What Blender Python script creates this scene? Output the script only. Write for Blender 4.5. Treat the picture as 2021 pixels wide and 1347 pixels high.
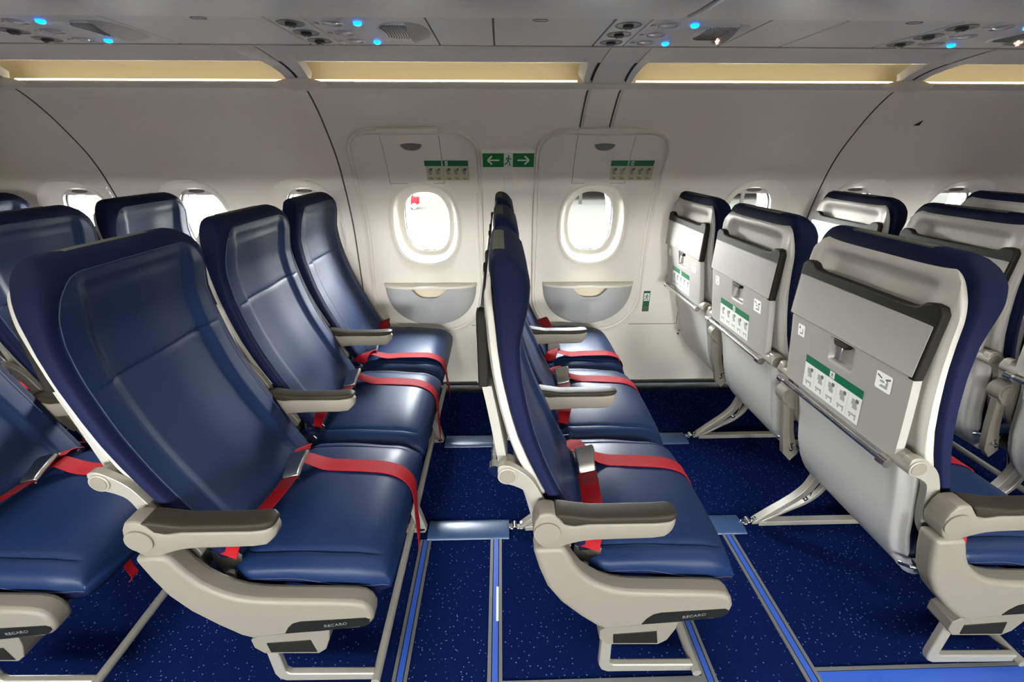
import bpy, bmesh, math, random
import numpy as np
from mathutils import Vector, Matrix, Euler

# ------------------------------------------------------------------ scene, camera, light
random.seed(7)
sc = bpy.context.scene
COL = sc.collection
for o in list(bpy.data.objects):
    bpy.data.objects.remove(o)

CAM_Z = 1.2874
cam_d = bpy.data.cameras.new('camera')
cam_d.sensor_fit = 'HORIZONTAL'; cam_d.sensor_width = 36.0
cam_d.lens = 845.2 / 2021 * 36.0
cam_d.clip_start = 0.02; cam_d.clip_end = 500
cam = bpy.data.objects.new('camera', cam_d); COL.objects.link(cam)
cam.location = (0, 0, CAM_Z)
cam.rotation_euler = (math.radians(90 - 23.96), 0, math.radians(-1.435))
sc.camera = cam

sc.view_settings.view_transform = 'Standard'
sc.view_settings.look = 'None'
sc.view_settings.gamma = 1
sc.view_settings.use_curve_mapping = False
sc.view_settings.exposure = 0.96

world = bpy.data.worlds.new('sky'); sc.world = world
world.use_nodes = True
wn = world.node_tree; wn.nodes.clear()
wo = wn.nodes.new('ShaderNodeOutputWorld'); bg = wn.nodes.new('ShaderNodeBackground')
wtc = wn.nodes.new('ShaderNodeTexCoord'); wsp = wn.nodes.new('ShaderNodeSeparateXYZ'); wr = wn.nodes.new('ShaderNodeValToRGB')
wn.links.new(wtc.outputs['Generated'], wsp.inputs[0]); wn.links.new(wsp.outputs['Z'], wr.inputs[0])
wr.color_ramp.elements[0].position = 0.0; wr.color_ramp.elements[0].color = (1.0, 0.985, 0.97, 1)
wr.color_ramp.elements[1].position = 0.6; wr.color_ramp.elements[1].color = (0.86, 0.92, 1.0, 1)
wn.links.new(wr.outputs[0], bg.inputs['Color']); bg.inputs['Strength'].default_value = 130.0
wn.links.new(bg.outputs[0], wo.inputs['Surface'])

MIDY = 0.39                       # the aisle's centre line; the far side is built mirrored about it

def area(name, loc, size, rot, energy, color=(1, 1, 1)):
    l = bpy.data.lights.new(name, 'AREA'); l.shape = 'RECTANGLE'; l.size, l.size_y = size
    l.energy = energy; l.color = color
    o = bpy.data.objects.new(name, l); COL.objects.link(o); o.location = loc; o.rotation_euler = rot
    return o
# the two ceiling light lines that run along the aisle
area('aisle_light', (0.3, MIDY + 0.12, 2.02), (9.0, 0.16), (0, 0, 0), 14, (1.0, 0.95, 0.88))
area('aisle_light', (0.3, MIDY - 0.12, 2.02), (9.0, 0.16), (0, 0, 0), 14, (1.0, 0.95, 0.88))

# ------------------------------------------------------------------ materials
def mat(name, col, rough=0.5, metal=0.0, spec=0.5, bump=None, emit=None, coat=0.0, sheen=0.0, var=0.0):
    m = bpy.data.materials.new(name); m.use_nodes = True
    nt = m.node_tree; b = nt.nodes['Principled BSDF']
    b.inputs['Base Color'].default_value = (*col, 1)
    b.inputs['Roughness'].default_value = rough
    b.inputs['Metallic'].default_value = metal
    b.inputs['Specular IOR Level'].default_value = spec
    b.inputs['Coat Weight'].default_value = coat
    b.inputs['Sheen Weight'].default_value = sheen
    tc = nt.nodes.new('ShaderNodeTexCoord')
    if emit:
        b.inputs['Emission Color'].default_value = (*emit[0], 1); b.inputs['Emission Strength'].default_value = emit[1]
    if bump:
        sc_, st, dist = bump
        n = nt.nodes.new('ShaderNodeTexNoise'); n.inputs['Scale'].default_value = sc_; n.inputs['Detail'].default_value = 3
        bp = nt.nodes.new('ShaderNodeBump'); bp.inputs['Strength'].default_value = st; bp.inputs['Distance'].default_value = dist
        nt.links.new(tc.outputs['Object'], n.inputs['Vector']); nt.links.new(n.outputs[0], bp.inputs['Height'])
        nt.links.new(bp.outputs[0], b.inputs['Normal'])
    if var:
        n = nt.nodes.new('ShaderNodeTexNoise'); n.inputs['Scale'].default_value = 6; n.inputs['Detail'].default_value = 4
        mx = nt.nodes.new('ShaderNodeMix'); mx.data_type = 'RGBA'
        nt.links.new(tc.outputs['Object'], n.inputs['Vector']); nt.links.new(n.outputs[0], mx.inputs[0])
        mx.inputs[6].default_value = (*[c * (1 - var) for c in col], 1); mx.inputs[7].default_value = (*[min(1, c * (1 + var)) for c in col], 1)
        nt.links.new(mx.outputs[2], b.inputs['Base Color'])
    return m

M = {}
M['leather'] = mat('blue_leather', (0.0042, 0.0150, 0.053), 0.44, spec=0.20, bump=(420, 0.25, 0.0006), var=0.10)
M['seam'] = mat('dark_blue_thread', (0.010, 0.020, 0.060), 0.7)
M['back_cover'] = mat('navy_back_cover', (0.0024, 0.0045, 0.0265), 0.75, spec=0.15, bump=(600, 0.3, 0.0005))
M['plastic'] = mat('warm_white_plastic', (0.160, 0.144, 0.112), 0.50, spec=0.4, bump=(500, 0.12, 0.0003))
M['shell'] = mat('pale_grey_shell', (0.40, 0.385, 0.335), 0.40, bump=(500, 0.1, 0.0003))
M['tray'] = mat('pale_grey_tray', (0.285, 0.275, 0.245), 0.36, bump=(700, 0.15, 0.0003))
M['pouch'] = mat('silver_grey_shell', (0.48, 0.47, 0.43), 0.30, metal=0.1)
M['rubber'] = mat('dark_rubber', (0.009, 0.0085, 0.007), 0.6, spec=0.15)
M['pad'] = mat('olive_brown_pad', (0.022, 0.018, 0.011), 0.55, spec=0.15, bump=(700, 0.2, 0.0004))
M['badge'] = mat('black_badge', (0.008, 0.008, 0.007), 0.45, spec=0.2)
M['silverletter'] = mat('grey_lettering', (0.15, 0.15, 0.15), 0.4)
M['metal'] = mat('brushed_metal', (0.62, 0.61, 0.57), 0.28, metal=1.0)
M['chrome'] = mat('bright_metal', (0.80, 0.80, 0.78), 0.14, metal=1.0)
M['leg'] = mat('champagne_painted_metal', (0.34, 0.32, 0.265), 0.34, metal=0.4)
M['webbing'] = mat('red_webbing', (0.25, 0.0032, 0.0075), 0.70, spec=0.15, bump=(900, 0.3, 0.0004))
M['webbing_dark'] = mat('red_stitching', (0.15, 0.002, 0.005), 0.6)
M['velcro'] = mat('olive_velcro', (0.07, 0.076, 0.052), 0.95, bump=(900, 0.6, 0.001))
M['wall'] = mat('cabin_panel', (0.86, 0.815, 0.70), 0.42, bump=(160, 0.06, 0.0006))
M['groove'] = mat('dark_joint', (0.13, 0.13, 0.12), 0.8)
M['door'] = mat('hatch_panel', (0.80, 0.76, 0.65), 0.40, bump=(160, 0.06, 0.0006))
M['pocket'] = mat('grey_tray_front', (0.50, 0.50, 0.49), 0.45)
M['bin'] = mat('bin_grey', (0.68, 0.69, 0.695), 0.34, metal=0.12, var=0.04)
M['psu'] = mat('unit_grey', (0.66, 0.66, 0.65), 0.42)
M['edge_band'] = mat('dark_grey_edge', (0.20, 0.20, 0.195), 0.5)
M['cove'] = mat('cove_cream', (0.78, 0.70, 0.50), 0.6)
M['cover_trim'] = mat('grey_cove_trim', (0.68, 0.68, 0.665), 0.5)
M['lip'] = mat('pale_lip', (0.66, 0.635, 0.57), 0.5)
M['led'] = mat('warm_light_strip', (1, 1, 1), 0.5, emit=((1.0, 0.86, 0.62), 2.1))
M['blue_led'] = mat('blue_call_light', (0.02, 0.2, 0.8), 0.3, emit=((0.0, 0.22, 1.0), 3.2))
M['sign_lit'] = mat('lit_sign_symbol', (1, 0.6, 0.4), 0.3, emit=((1.0, 0.55, 0.35), 1.6))
M['dark_gap'] = mat('black_gap', (0.008, 0.008, 0.008), 0.9, spec=0.05)
M['green'] = mat('sign_green', (0.004, 0.16, 0.028), 0.4)
M['dkgreen'] = mat('placard_green', (0.002, 0.115, 0.045), 0.4)
M['white'] = mat('sign_white', (0.80, 0.80, 0.76), 0.45)
M['paper'] = mat('placard_white', (0.66, 0.67, 0.60), 0.4)
M['paper_y'] = mat('placard_pale_yellow', (0.56, 0.55, 0.33), 0.45)
M['ink'] = mat('placard_grey_ink', (0.30, 0.31, 0.28), 0.5)
M['ink_dark'] = mat('placard_dark_ink', (0.10, 0.10, 0.09), 0.5)
M['track_blue'] = mat('path_strip_blue', (0.025, 0.075, 0.34), 0.35)
M['track_grey'] = mat('path_strip_grey', (0.10, 0.10, 0.095), 0.45)
M['rail_cover'] = mat('rail_cover_blue', (0.025, 0.055, 0.12), 0.30)
M['ceiling'] = mat('ceiling_panel', (0.70, 0.70, 0.68), 0.5)
M['pod'] = mat('pod_grey', (0.40, 0.40, 0.39), 0.4)
M['seal'] = mat('grey_seal', (0.10, 0.10, 0.10), 0.6)
M['lens'] = mat('clear_lens', (0.55, 0.56, 0.56), 0.08, spec=0.8)
M['vent_dark'] = mat('vent_black', (0.03, 0.03, 0.03), 0.5)
M['vent'] = mat('vent_ring', (0.16, 0.16, 0.155), 0.35)
M['grille'] = mat('speaker_slots', (0.10, 0.10, 0.10), 0.6)
M['apron'] = mat('apron_asphalt', (0.0052, 0.0050, 0.0042), 1.0, spec=0.0, var=0.2)
M['truck_red'] = mat('truck_red', (0.03, 0.0012, 0.0014), 1.0, spec=0.0)
M['hangar'] = mat('hangar_grey', (0.0036, 0.0039, 0.0043), 1.0, spec=0.0)
M['column'] = mat('column_tan', (0.0030, 0.0028, 0.0023), 1.0, spec=0.0)

def glass():
    m = bpy.data.materials.new('window_glass'); m.use_nodes = True
    nt = m.node_tree; nt.nodes.clear()
    o = nt.nodes.new('ShaderNodeOutputMaterial'); t = nt.nodes.new('ShaderNodeBsdfTransparent'); g = nt.nodes.new('ShaderNodeBsdfGlossy')
    f = nt.nodes.new('ShaderNodeFresnel'); mx = nt.nodes.new('ShaderNodeMixShader')
    f.inputs['IOR'].default_value = 1.3; g.inputs['Roughness'].default_value = 0.03
    t.inputs['Color'].default_value = (0.95, 0.97, 0.97, 1)
    nt.links.new(f.outputs[0], mx.inputs[0]); nt.links.new(t.outputs[0], mx.inputs[1]); nt.links.new(g.outputs[0], mx.inputs[2]); nt.links.new(mx.outputs[0], o.inputs[0])
    return m
M['glass'] = glass()

def carpet():
    m = bpy.data.materials.new('speckled_carpet'); m.use_nodes = True
    nt = m.node_tree; b = nt.nodes['Principled BSDF']; b.inputs['Roughness'].default_value = 0.95
    b.inputs['Specular IOR Level'].default_value = 0.0
    tc = nt.nodes.new('ShaderNodeTexCoord')
    v = nt.nodes.new('ShaderNodeTexVoronoi'); v.inputs['Scale'].default_value = 95; v.inputs['Randomness'].default_value = 0.85
    nt.links.new(tc.outputs['Object'], v.inputs['Vector'])
    r = nt.nodes.new('ShaderNodeValToRGB'); r.color_ramp.elements[0].position = 0.13; r.color_ramp.elements[0].color = (1, 1, 1, 1)
    r.color_ramp.elements[1].position = 0.20; r.color_ramp.elements[1].color = (0, 0, 0, 1)
    nt.links.new(v.outputs['Distance'], r.inputs[0])
    n = nt.nodes.new('ShaderNodeTexNoise'); n.inputs['Scale'].default_value = 420; n.inputs['Detail'].default_value = 2
    nt.links.new(tc.outputs['Object'], n.inputs['Vector'])
    base = nt.nodes.new('ShaderNodeMix'); base.data_type = 'RGBA'
    nt.links.new(n.outputs[0], base.inputs[0]); base.inputs[6].default_value = (0.0018, 0.0042, 0.027, 1); base.inputs[7].default_value = (0.0042, 0.0108, 0.057, 1)
    mx = nt.nodes.new('ShaderNodeMix'); mx.data_type = 'RGBA'
    nt.links.new(r.outputs[0], mx.inputs[0]); nt.links.new(base.outputs[2], mx.inputs[6]); mx.inputs[7].default_value = (0.10, 0.155, 0.33, 1)
    nt.links.new(mx.outputs[2], b.inputs['Base Color'])
    bp = nt.nodes.new('ShaderNodeBump'); bp.inputs['Strength'].default_value = 0.7; bp.inputs['Distance'].default_value = 0.003
    nt.links.new(n.outputs[0], bp.inputs['Height']); nt.links.new(bp.outputs[0], b.inputs['Normal'])
    return m
M['carpet'] = carpet()

# ------------------------------------------------------------------ mesh helpers
OFF = Vector((0, 0, 0))           # subtracted from vertices when a part is built under an Empty

class MB:
    def __init__(s): s.V = []; s.F = []; s.I = []
    def add(s, vs, fs, mi=0):
        n = len(s.V); s.V += [tuple(v) for v in vs]; s.F += [tuple(n + i for i in f) for f in fs]; s.I += [mi] * len(fs); return s
    def box(s, lo, hi, mi=0):
        x0, y0, z0 = lo; x1, y1, z1 = hi
        v = [(x0, y0, z0), (x1, y0, z0), (x1, y1, z0), (x0, y1, z0), (x0, y0, z1), (x1, y0, z1), (x1, y1, z1), (x0, y1, z1)]
        return s.add(v, [(0, 3, 2, 1), (4, 5, 6, 7), (0, 1, 5, 4), (1, 2, 6, 5), (2, 3, 7, 6), (3, 0, 4, 7)], mi)
    def prism(s, poly, a, b, mi=0, f=lambda u, v, w: (u, w, v)):
        """poly in (u,v), extruded from w=a to w=b; f places (u,v,w)"""
        n = len(poly)
        v = [f(u, q, a) for u, q in poly] + [f(u, q, b) for u, q in poly]
        fs = [(i, (i + 1) % n, n + (i + 1) % n, n + i) for i in range(n)] + [tuple(range(n - 1, -1, -1)), tuple(range(n, 2 * n))]
        return s.add(v, fs, mi)
    def loft(s, loops, mi=0, caps=True, closed=True):
        n = len(loops[0]); v = [p for l in loops for p in l]; fs = []
        for k in range(len(loops) - 1):
            for i in range(n if closed else n - 1):
                j = (i + 1) % n
                fs.append((k * n + i, k * n + j, (k + 1) * n + j, (k + 1) * n + i))
        if caps: fs += [tuple(range(n - 1, -1, -1)), tuple((len(loops) - 1) * n + i for i in range(n))]
        return s.add(v, fs, mi)
    def tube(s, path, r, mi=0, n=12, caps=True, flat=None):
        """round tube; r may be a list; flat=(a,b) gives an elliptical/rectangular feel"""
        P = [Vector(p) for p in path]; loops = []
        up = Vector((0, 0, 1)); prev = None
        for i, p in enumerate(P):
            t = (P[min(i + 1, len(P) - 1)] - P[max(i - 1, 0)]).normalized()
            if prev is None:
                a = t.cross(up)
                if a.length < 0.1: a = t.cross(Vector((0, 1, 0)))
                a.normalize()
            else:
                a = (prev - t * prev.dot(t)).normalized()
            prev = a; b = t.cross(a)
            rr = r[i] if isinstance(r, (list, tuple)) else r
            loops.append([p + a * math.cos(2 * math.pi * k / n) * rr + b * math.sin(2 * math.pi * k / n) * rr for k in range(n)])
        return s.loft(loops, mi, caps)
    def ribbon(s, path, wdir, width, th=0.0018, mi=0):
        P = smooth_path([Vector(p) for p in path], 5); n = len(P); loops = []
        W = [Vector(w) for w in wdir] if isinstance(wdir[0], (list, tuple, Vector)) else None
        for i, p in enumerate(P):
            t = (P[min(i + 1, n - 1)] - P[max(i - 1, 0)]).normalized()
            if W:
                f = i / (n - 1) * (len(W) - 1); k = min(int(f), len(W) - 2); w = W[k].lerp(W[k + 1], f - k)
            else: w = Vector(wdir)
            w = (w - t * w.dot(t)).normalized(); nn = w.cross(t)
            a = w * width / 2; b = nn * th / 2
            loops.append([p - a - b, p + a - b, p + a + b, p - a + b])
        return s.loft(loops, mi)
    def cyl(s, c, axis, r, h, mi=0, n=24, r2=None):
        c = Vector(c); a = Vector(axis).normalized()
        return s.tube([c - a * h / 2, c + a * h / 2], [r, r if r2 is None else r2], mi, n)
    def build(s, name, mats, parent=None, bevel=None, seg=2, sharp=35, sub=0, keep=None):
        me = bpy.data.meshes.new(name)
        off = OFF if parent is not None else Vector((0, 0, 0))
        me.from_pydata([(v[0] - off[0], v[1] - off[1], v[2] - off[2]) for v in s.V], [], s.F)
        ml = mats if isinstance(mats, (list, tuple)) else [mats]
        for m in ml: me.materials.append(m)
        me.polygons.foreach_set('material_index', s.I)
        bm = bmesh.new(); bm.from_mesh(me)
        bmesh.ops.remove_doubles(bm, verts=bm.verts, dist=1e-6)
        bmesh.ops.recalc_face_normals(bm, faces=bm.faces)
        bm.to_mesh(me); bm.free()
        me.polygons.foreach_set('use_smooth', [True] * len(me.polygons))
        me.set_sharp_from_angle(angle=math.radians(sharp))
        me.update()
        o = bpy.data.objects.new(name, me); COL.objects.link(o)
        if parent is not None: o.parent = parent
        if bevel:
            md = o.modifiers.new('bevel', 'BEVEL'); md.width = bevel; md.segments = seg; md.limit_method = 'ANGLE'; md.angle_limit = math.radians(32)
        if sub:
            md = o.modifiers.new('sub', 'SUBSURF'); md.levels = sub; md.render_levels = sub
        return o

def smooth_path(P, k=5):
    if len(P) < 3: return P
    out = []
    for i in range(len(P) - 1):
        p0 = P[max(i - 1, 0)]; p1 = P[i]; p2 = P[i + 1]; p3 = P[min(i + 2, len(P) - 1)]
        for j in range(k):
            t = j / k
            out.append(0.5 * ((2 * p1) + (p2 - p0) * t + (2 * p0 - 5 * p1 + 4 * p2 - p3) * t * t + (-p0 + 3 * p1 - 3 * p2 + p3) * t ** 3))
    out.append(P[-1]); return out

def smooth_poly(poly, k=4):
    P = [Vector((a, b, 0)) for a, b in poly]; n = len(P); out = []
    for i in range(n):
        p0, p1, p2, p3 = P[i - 1], P[i], P[(i + 1) % n], P[(i + 2) % n]
        for j in range(k):
            t = j / k
            q = 0.5 * ((2 * p1) + (p2 - p0) * t + (2 * p0 - 5 * p1 + 4 * p2 - p3) * t * t + (-p0 + 3 * p1 - 3 * p2 + p3) * t ** 3)
            out.append((q.x, q.y))
    return out

def rrect(x0, x1, y0, y1, r, n=5):
    out = []
    for cx, cy, a in ((x1 - r, y1 - r, 0), (x0 + r, y1 - r, 90), (x0 + r, y0 + r, 180), (x1 - r, y0 + r, 270)):
        for k in range(n + 1):
            t = math.radians(a + 90 * k / n); out.append((cx + r * math.cos(t), cy + r * math.sin(t)))
    return out

def tag(o, label=None, cat=None, group=None, kind=None):
    if label: o['label'] = label
    if cat: o['category'] = cat
    if group: o['group'] = group
    if kind: o['kind'] = kind
    return o

def empty(name, loc, label=None, cat=None, group=None, kind=None):
    o = bpy.data.objects.new(name, None); COL.objects.link(o); o.location = loc; o.empty_display_size = 0.05
    return tag(o, label, cat, group, kind)

def itp(xs, ys):
    xs = np.array(xs, float); ys = np.array(ys, float)
    def f(x): return float(np.interp(x, xs, ys))
    return f

def sstep(a, b, x):
    t = min(1, max(0, (x - a) / (b - a))); return t * t * (3 - 2 * t)

# ------------------------------------------------------------------ the side wall's section (Y,Z), from the floor up to the light ledge
WP = [(2.236, 0.034), (2.245, .2), (2.255, .4), (2.266, .62), (2.268, .80), (2.262, .93), (2.240, 1.05), (2.207, 1.166), (2.18, 1.235), (2.14, 1.305), (2.05, 1.42), (1.965, 1.497), (1.905, 1.518)]
_pp = smooth_path([Vector((a, b, 0)) for a, b in WP], 12)
_s = [0.0]
for a, b in zip(_pp, _pp[1:]): _s.append(_s[-1] + (b - a).length)
_Y = [p.x for p in _pp]; _Z = [p.y for p in _pp]
SMAX = _s[-1]
def s_of(z): return float(np.interp(z, _Z, _s))
def wallpt(x, s, d=0.0, side=1):
    """point at X, arc length s, d metres into the cabin"""
    y = float(np.interp(s, _s, _Y)); z = float(np.interp(s, _s, _Z))
    e = 0.01; s0, s1 = max(0, s - e), min(SMAX, s + e)
    dy = float(np.interp(s1, _s, _Y) - np.interp(s0, _s, _Y)); dz = float(np.interp(s1, _s, _Z) - np.interp(s0, _s, _Z))
    l = math.hypot(dy, dz); ny, nz = -dz / l, dy / l
    y += ny * d; z += nz * d
    if side < 0: y = 2 * MIDY - y
    return (x, y, z)

WIN = [-2.085, -1.515, -0.985, -0.385, 0.470, 1.300, 1.830, 2.365]
HATCH = (3, 4)
TILE = 0.20
S_LO, S_HI = s_of(0.68), s_of(1.20)
SC = s_of(0.940)
def sell(hw, hh, n, cx, cs, N=64, p=2.5):
    out = []
    for k in range(N):
        a = 2 * math.pi * k / N; c, s = math.cos(a), math.sin(a)
        out.append((cx + hw * math.copysign(abs(c) ** (2 / p), c), cs + hh * math.copysign(abs(s) ** (2 / p), s)))
    return out
def rect_ring(x0, x1, s0, s1, cx, cs, loop):
    """point of the rectangle's edge in the direction of each loop point, corners kept"""
    out = []
    for (x, s) in loop:
        dx, ds = x - cx, s - cs
        t = 1e9
        if abs(dx) > 1e-9: t = min(t, ((x1 if dx > 0 else x0) - cx) / dx)
        if abs(ds) > 1e-9: t = min(t, ((s1 if ds > 0 else s0) - cs) / ds)
        out.append([cx + dx * t, cs + ds * t])
    for c in ((x0, s0), (x0, s1), (x1, s0), (x1, s1)):
        k = min(range(len(out)), key=lambda i: (out[i][0] - c[0]) ** 2 + (out[i][1] - c[1]) ** 2)
        out[k] = list(c)
    return out

def side_wall(name, side):
    m = MB()
    seams = [-3.0, -1.865, -0.755, 0.349, 0.479, 1.592, 2.75]
    cols = sorted(set([-5.0, 5.5] + [q for c in WIN for q in (c - TILE, c + TILE)]))
    def strip(x0, x1, s0, s1):
        xs = [x0]
        n = max(1, int((x1 - x0) / 0.25))
        xs += [x0 + (x1 - x0) * k / n for k in range(1, n)] + [x1]
        D = {}
        for q in seams:
            if x0 + .006 < q < x1 - .006:
                xs = [x for x in xs if abs(x - q) > .012]
                for a, d in ((-.0038, 0), (-.0022, -.005), (.0022, -.005), (.0038, 0)): xs.append(q + a); D[q + a] = d
        xs = sorted(xs); ns = max(2, int((s1 - s0) / 0.02))
        ss = [s0 + (s1 - s0) * k / ns for k in range(ns + 1)]
        vs = [wallpt(x, s, D.get(x, 0), side) for x in xs for s in ss]
        A = []; B = []
        for i in range(len(xs) - 1):
            g = D.get(xs[i], 0) < 0 or D.get(xs[i + 1], 0) < 0
            for j in range(ns):
                f = (i * (ns + 1) + j, (i + 1) * (ns + 1) + j, (i + 1) * (ns + 1) + j + 1, i * (ns + 1) + j + 1)
                (B if g else A).append(f)
        n = len(m.V); m.V += vs
        for f in A: m.F.append(tuple(n + i for i in f)); m.I.append(0)
        for f in B: m.F.append(tuple(n + i for i in f)); m.I.append(1)
    strip(-5, 5.5, 0, S_LO); strip(-5, 5.5, S_HI, SMAX)
    for a, b in zip(cols, cols[1:]):
        w = [c for c in WIN if abs((a + b) / 2 - c) < .01]
        if not w: strip(a, b, S_LO, S_HI); continue
        c = w[0]; hatch = WIN.index(c) in HATCH
        cs = SC
        hw, hh = (.185, .232) if not hatch else (.178, .215)
        L = sell(hw, hh, 0, c, cs)
        R = rect_ring(c - TILE, c + TILE, S_LO, S_HI, c, cs, L)
        mid = [[(p[0] + q[0]) / 2, (p[1] + q[1]) / 2] for p, q in zip(L, R)]
        rings = [[wallpt(p[0], p[1], 0, side) for p in R], [wallpt(p[0], p[1], 0, side) for p in mid], [wallpt(p[0], p[1], 0, side) for p in L]]
        if not hatch:
            for k, d in ((1.0, .0035), (.975, .004), (.955, .001), (.93, -.006), (.86, -.024), (.78, -.040), (.70, -.050), (.655, -.054)):
                hw2 = hw * k; hh2 = hh * (k if k > .9 else k * (1 + .09 * (1 - k) / .35))
                rings.append([wallpt(p[0], p[1], d, side) for p in sell(hw2, hh2, 0, c, cs)])
        m.loft(rings, 0, caps=False)
    o = m.build(name, [M['wall'], M['groove']], sharp=40)
    return tag(o, kind='structure')

side_wall('wall_left', 1)
side_wall('wall_right', -1)

# ---- window inserts: frame ring, pane and shade, each window a piece of the setting
def window(i, c, side):
    hatch = i in HATCH
    cs = SC
    root_p = wallpt(c, cs, -.05, side)
    w = empty('window_%d' % (i + 1 + (8 if side < 0 else 0)), root_p, kind='structure')
    global OFF; OFF = Vector(root_p)
    m = MB()
    hw, hh = .121, .166
    rings = []
    if side < 0 and hatch:
        for k, d in ((1.0, 0), (.9, -.02), (.75, -.045)):
            rings.append([wallpt(p[0], p[1], d, side) for p in sell(.178 * k, .215 * k, 0, c, cs)])
    for k, d in ((1.0, -.053), (.965, -.056), (.96, -.075), (.91, -.078), (.90, -.11), (.86, -.115), (.86, -.17)):
        rings.append([wallpt(p[0], p[1], d, side) for p in sell(hw * k, hh * k, 0, c, cs, p=2.7)])
    m.loft(rings, 0, caps=False)
    m.tube([wallpt(p[0], p[1], -.0745, side) for p in sell(hw * .955, hh * .955, 0, c, cs, p=2.7)] + [wallpt(*sell(hw * .955, hh * .955, 0, c, cs, p=2.7)[0], -.0745, side)], .0026, 1, 6)
    m.tube([wallpt(p[0], p[1], -.112, side) for p in sell(hw * .895, hh * .895, 0, c, cs, p=2.7)] + [wallpt(*sell(hw * .895, hh * .895, 0, c, cs, p=2.7)[0], -.112, side)], .0035, 1, 6)
    m.build('window_frame', [M['lip'], M['seal']], w)
    m = MB()
    L = [wallpt(p[0], p[1], -.076, side) for p in sell(hw * .955, hh * .955, 0, c, cs, p=2.7)]
    m.add(L, [tuple(range(len(L)))], 0); m.build('pane', M['glass'], w)
    if side > 0:
        # shade: its lower edge hangs at the top (slides up from the bottom in the hatches)
        m = MB(); pts = sell(hw * .97, hh * .97, 0, c, cs, p=2.7)
        sg = -1 if hatch else 1
        cut = cs + sg * (hh * (.84 if hatch else .80))
        sel = [p for p in pts if (p[1] - cut) * sg > 0]
        sel.sort(key=lambda p: p[0] * 1.0)
        xl, xr = sel[0][0], sel[-1][0]
        poly = [(xl, cut), *sel, (xr, cut)]
        fr = [wallpt(p[0], p[1], -.064, side) for p in poly]; bk = [wallpt(p[0], p[1], -.070, side) for p in poly]
        n = len(poly)
        m.add(fr + bk, [tuple(range(n)), tuple(range(2 * n - 1, n - 1, -1))] + [(k, (k + 1) % n, n + (k + 1) % n, n + k) for k in range(n)], 0)
        # crescent finger pull
        c2 = cs + sg * hh * .905
        cr = [(c + .040 * math.cos(t), c2 + .0085 * math.sin(t)) for t in [2 * math.pi * k / 20 for k in range(20)]]
        a = [wallpt(p[0], p[1], -.0635, side) for p in cr]; b = [wallpt(c + (p[0] - c) * .8, c2 + (p[1] - c2) * .7, -.058, side) for p in cr]
        m.loft([a, b], 1, caps=True)
        m.build('window_shade', [M['lip'], M['plastic']], w)
    OFF = Vector((0, 0, 0))
    # daylight portal for the renderer: sends no light of its own
    p = wallpt(c, cs, -.19, side)
    l = bpy.data.lights.new('daylight_portal', 'AREA'); l.shape = 'RECTANGLE'; l.size = .30; l.size_y = .40; l.cycles.is_portal = True
    o = bpy.data.objects.new('daylight_portal', l); COL.objects.link(o); o.location = p
    o.rotation_euler = (math.radians(-90 if side > 0 else 90), 0, 0)
for side in (1, -1):
    for i, c in enumerate(WIN): window(i, c, side)

# ------------------------------------------------------------------ floor, ceiling, ends
m = MB(); m.add([(-5, -1.60, 0), (5.5, -1.60, 0), (5.5, 2.40, 0), (-5, 2.40, 0)], [(0, 1, 2, 3)])
tag(m.build('floor', M['carpet']), kind='structure')
for nm, sgn in (('gap_shade_left', 1), ('gap_shade_right', -1)):  # black strips painting the shade of the recess under the wall panels
    m = MB(); y = 2.262
    pr = [(2.165, .0), (2.165, .004), (2.238, .006), (2.2405, .036), (2.30, .055), (2.30, 0)]
    m.prism([((a if sgn > 0 else 2 * MIDY - a), b) for a, b in pr], -5, 5.5, 0, f=lambda u, v, w: (w, u, v))
    tag(m.build(nm, M['dark_gap']), kind='structure')
for nm, x in (('wall_rear', -5.0), ('wall_front', 5.5)):
    m = MB(); m.box((x - .02, -1.6, 0), (x + .02, 2.4, 2.15)); tag(m.build(nm, M['wall']), kind='structure')
m = MB(); m.box((-5, -.40, 2.10), (5.5, 1.18, 2.13)); tag(m.build('ceiling', M['ceiling']), kind='structure')

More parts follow.
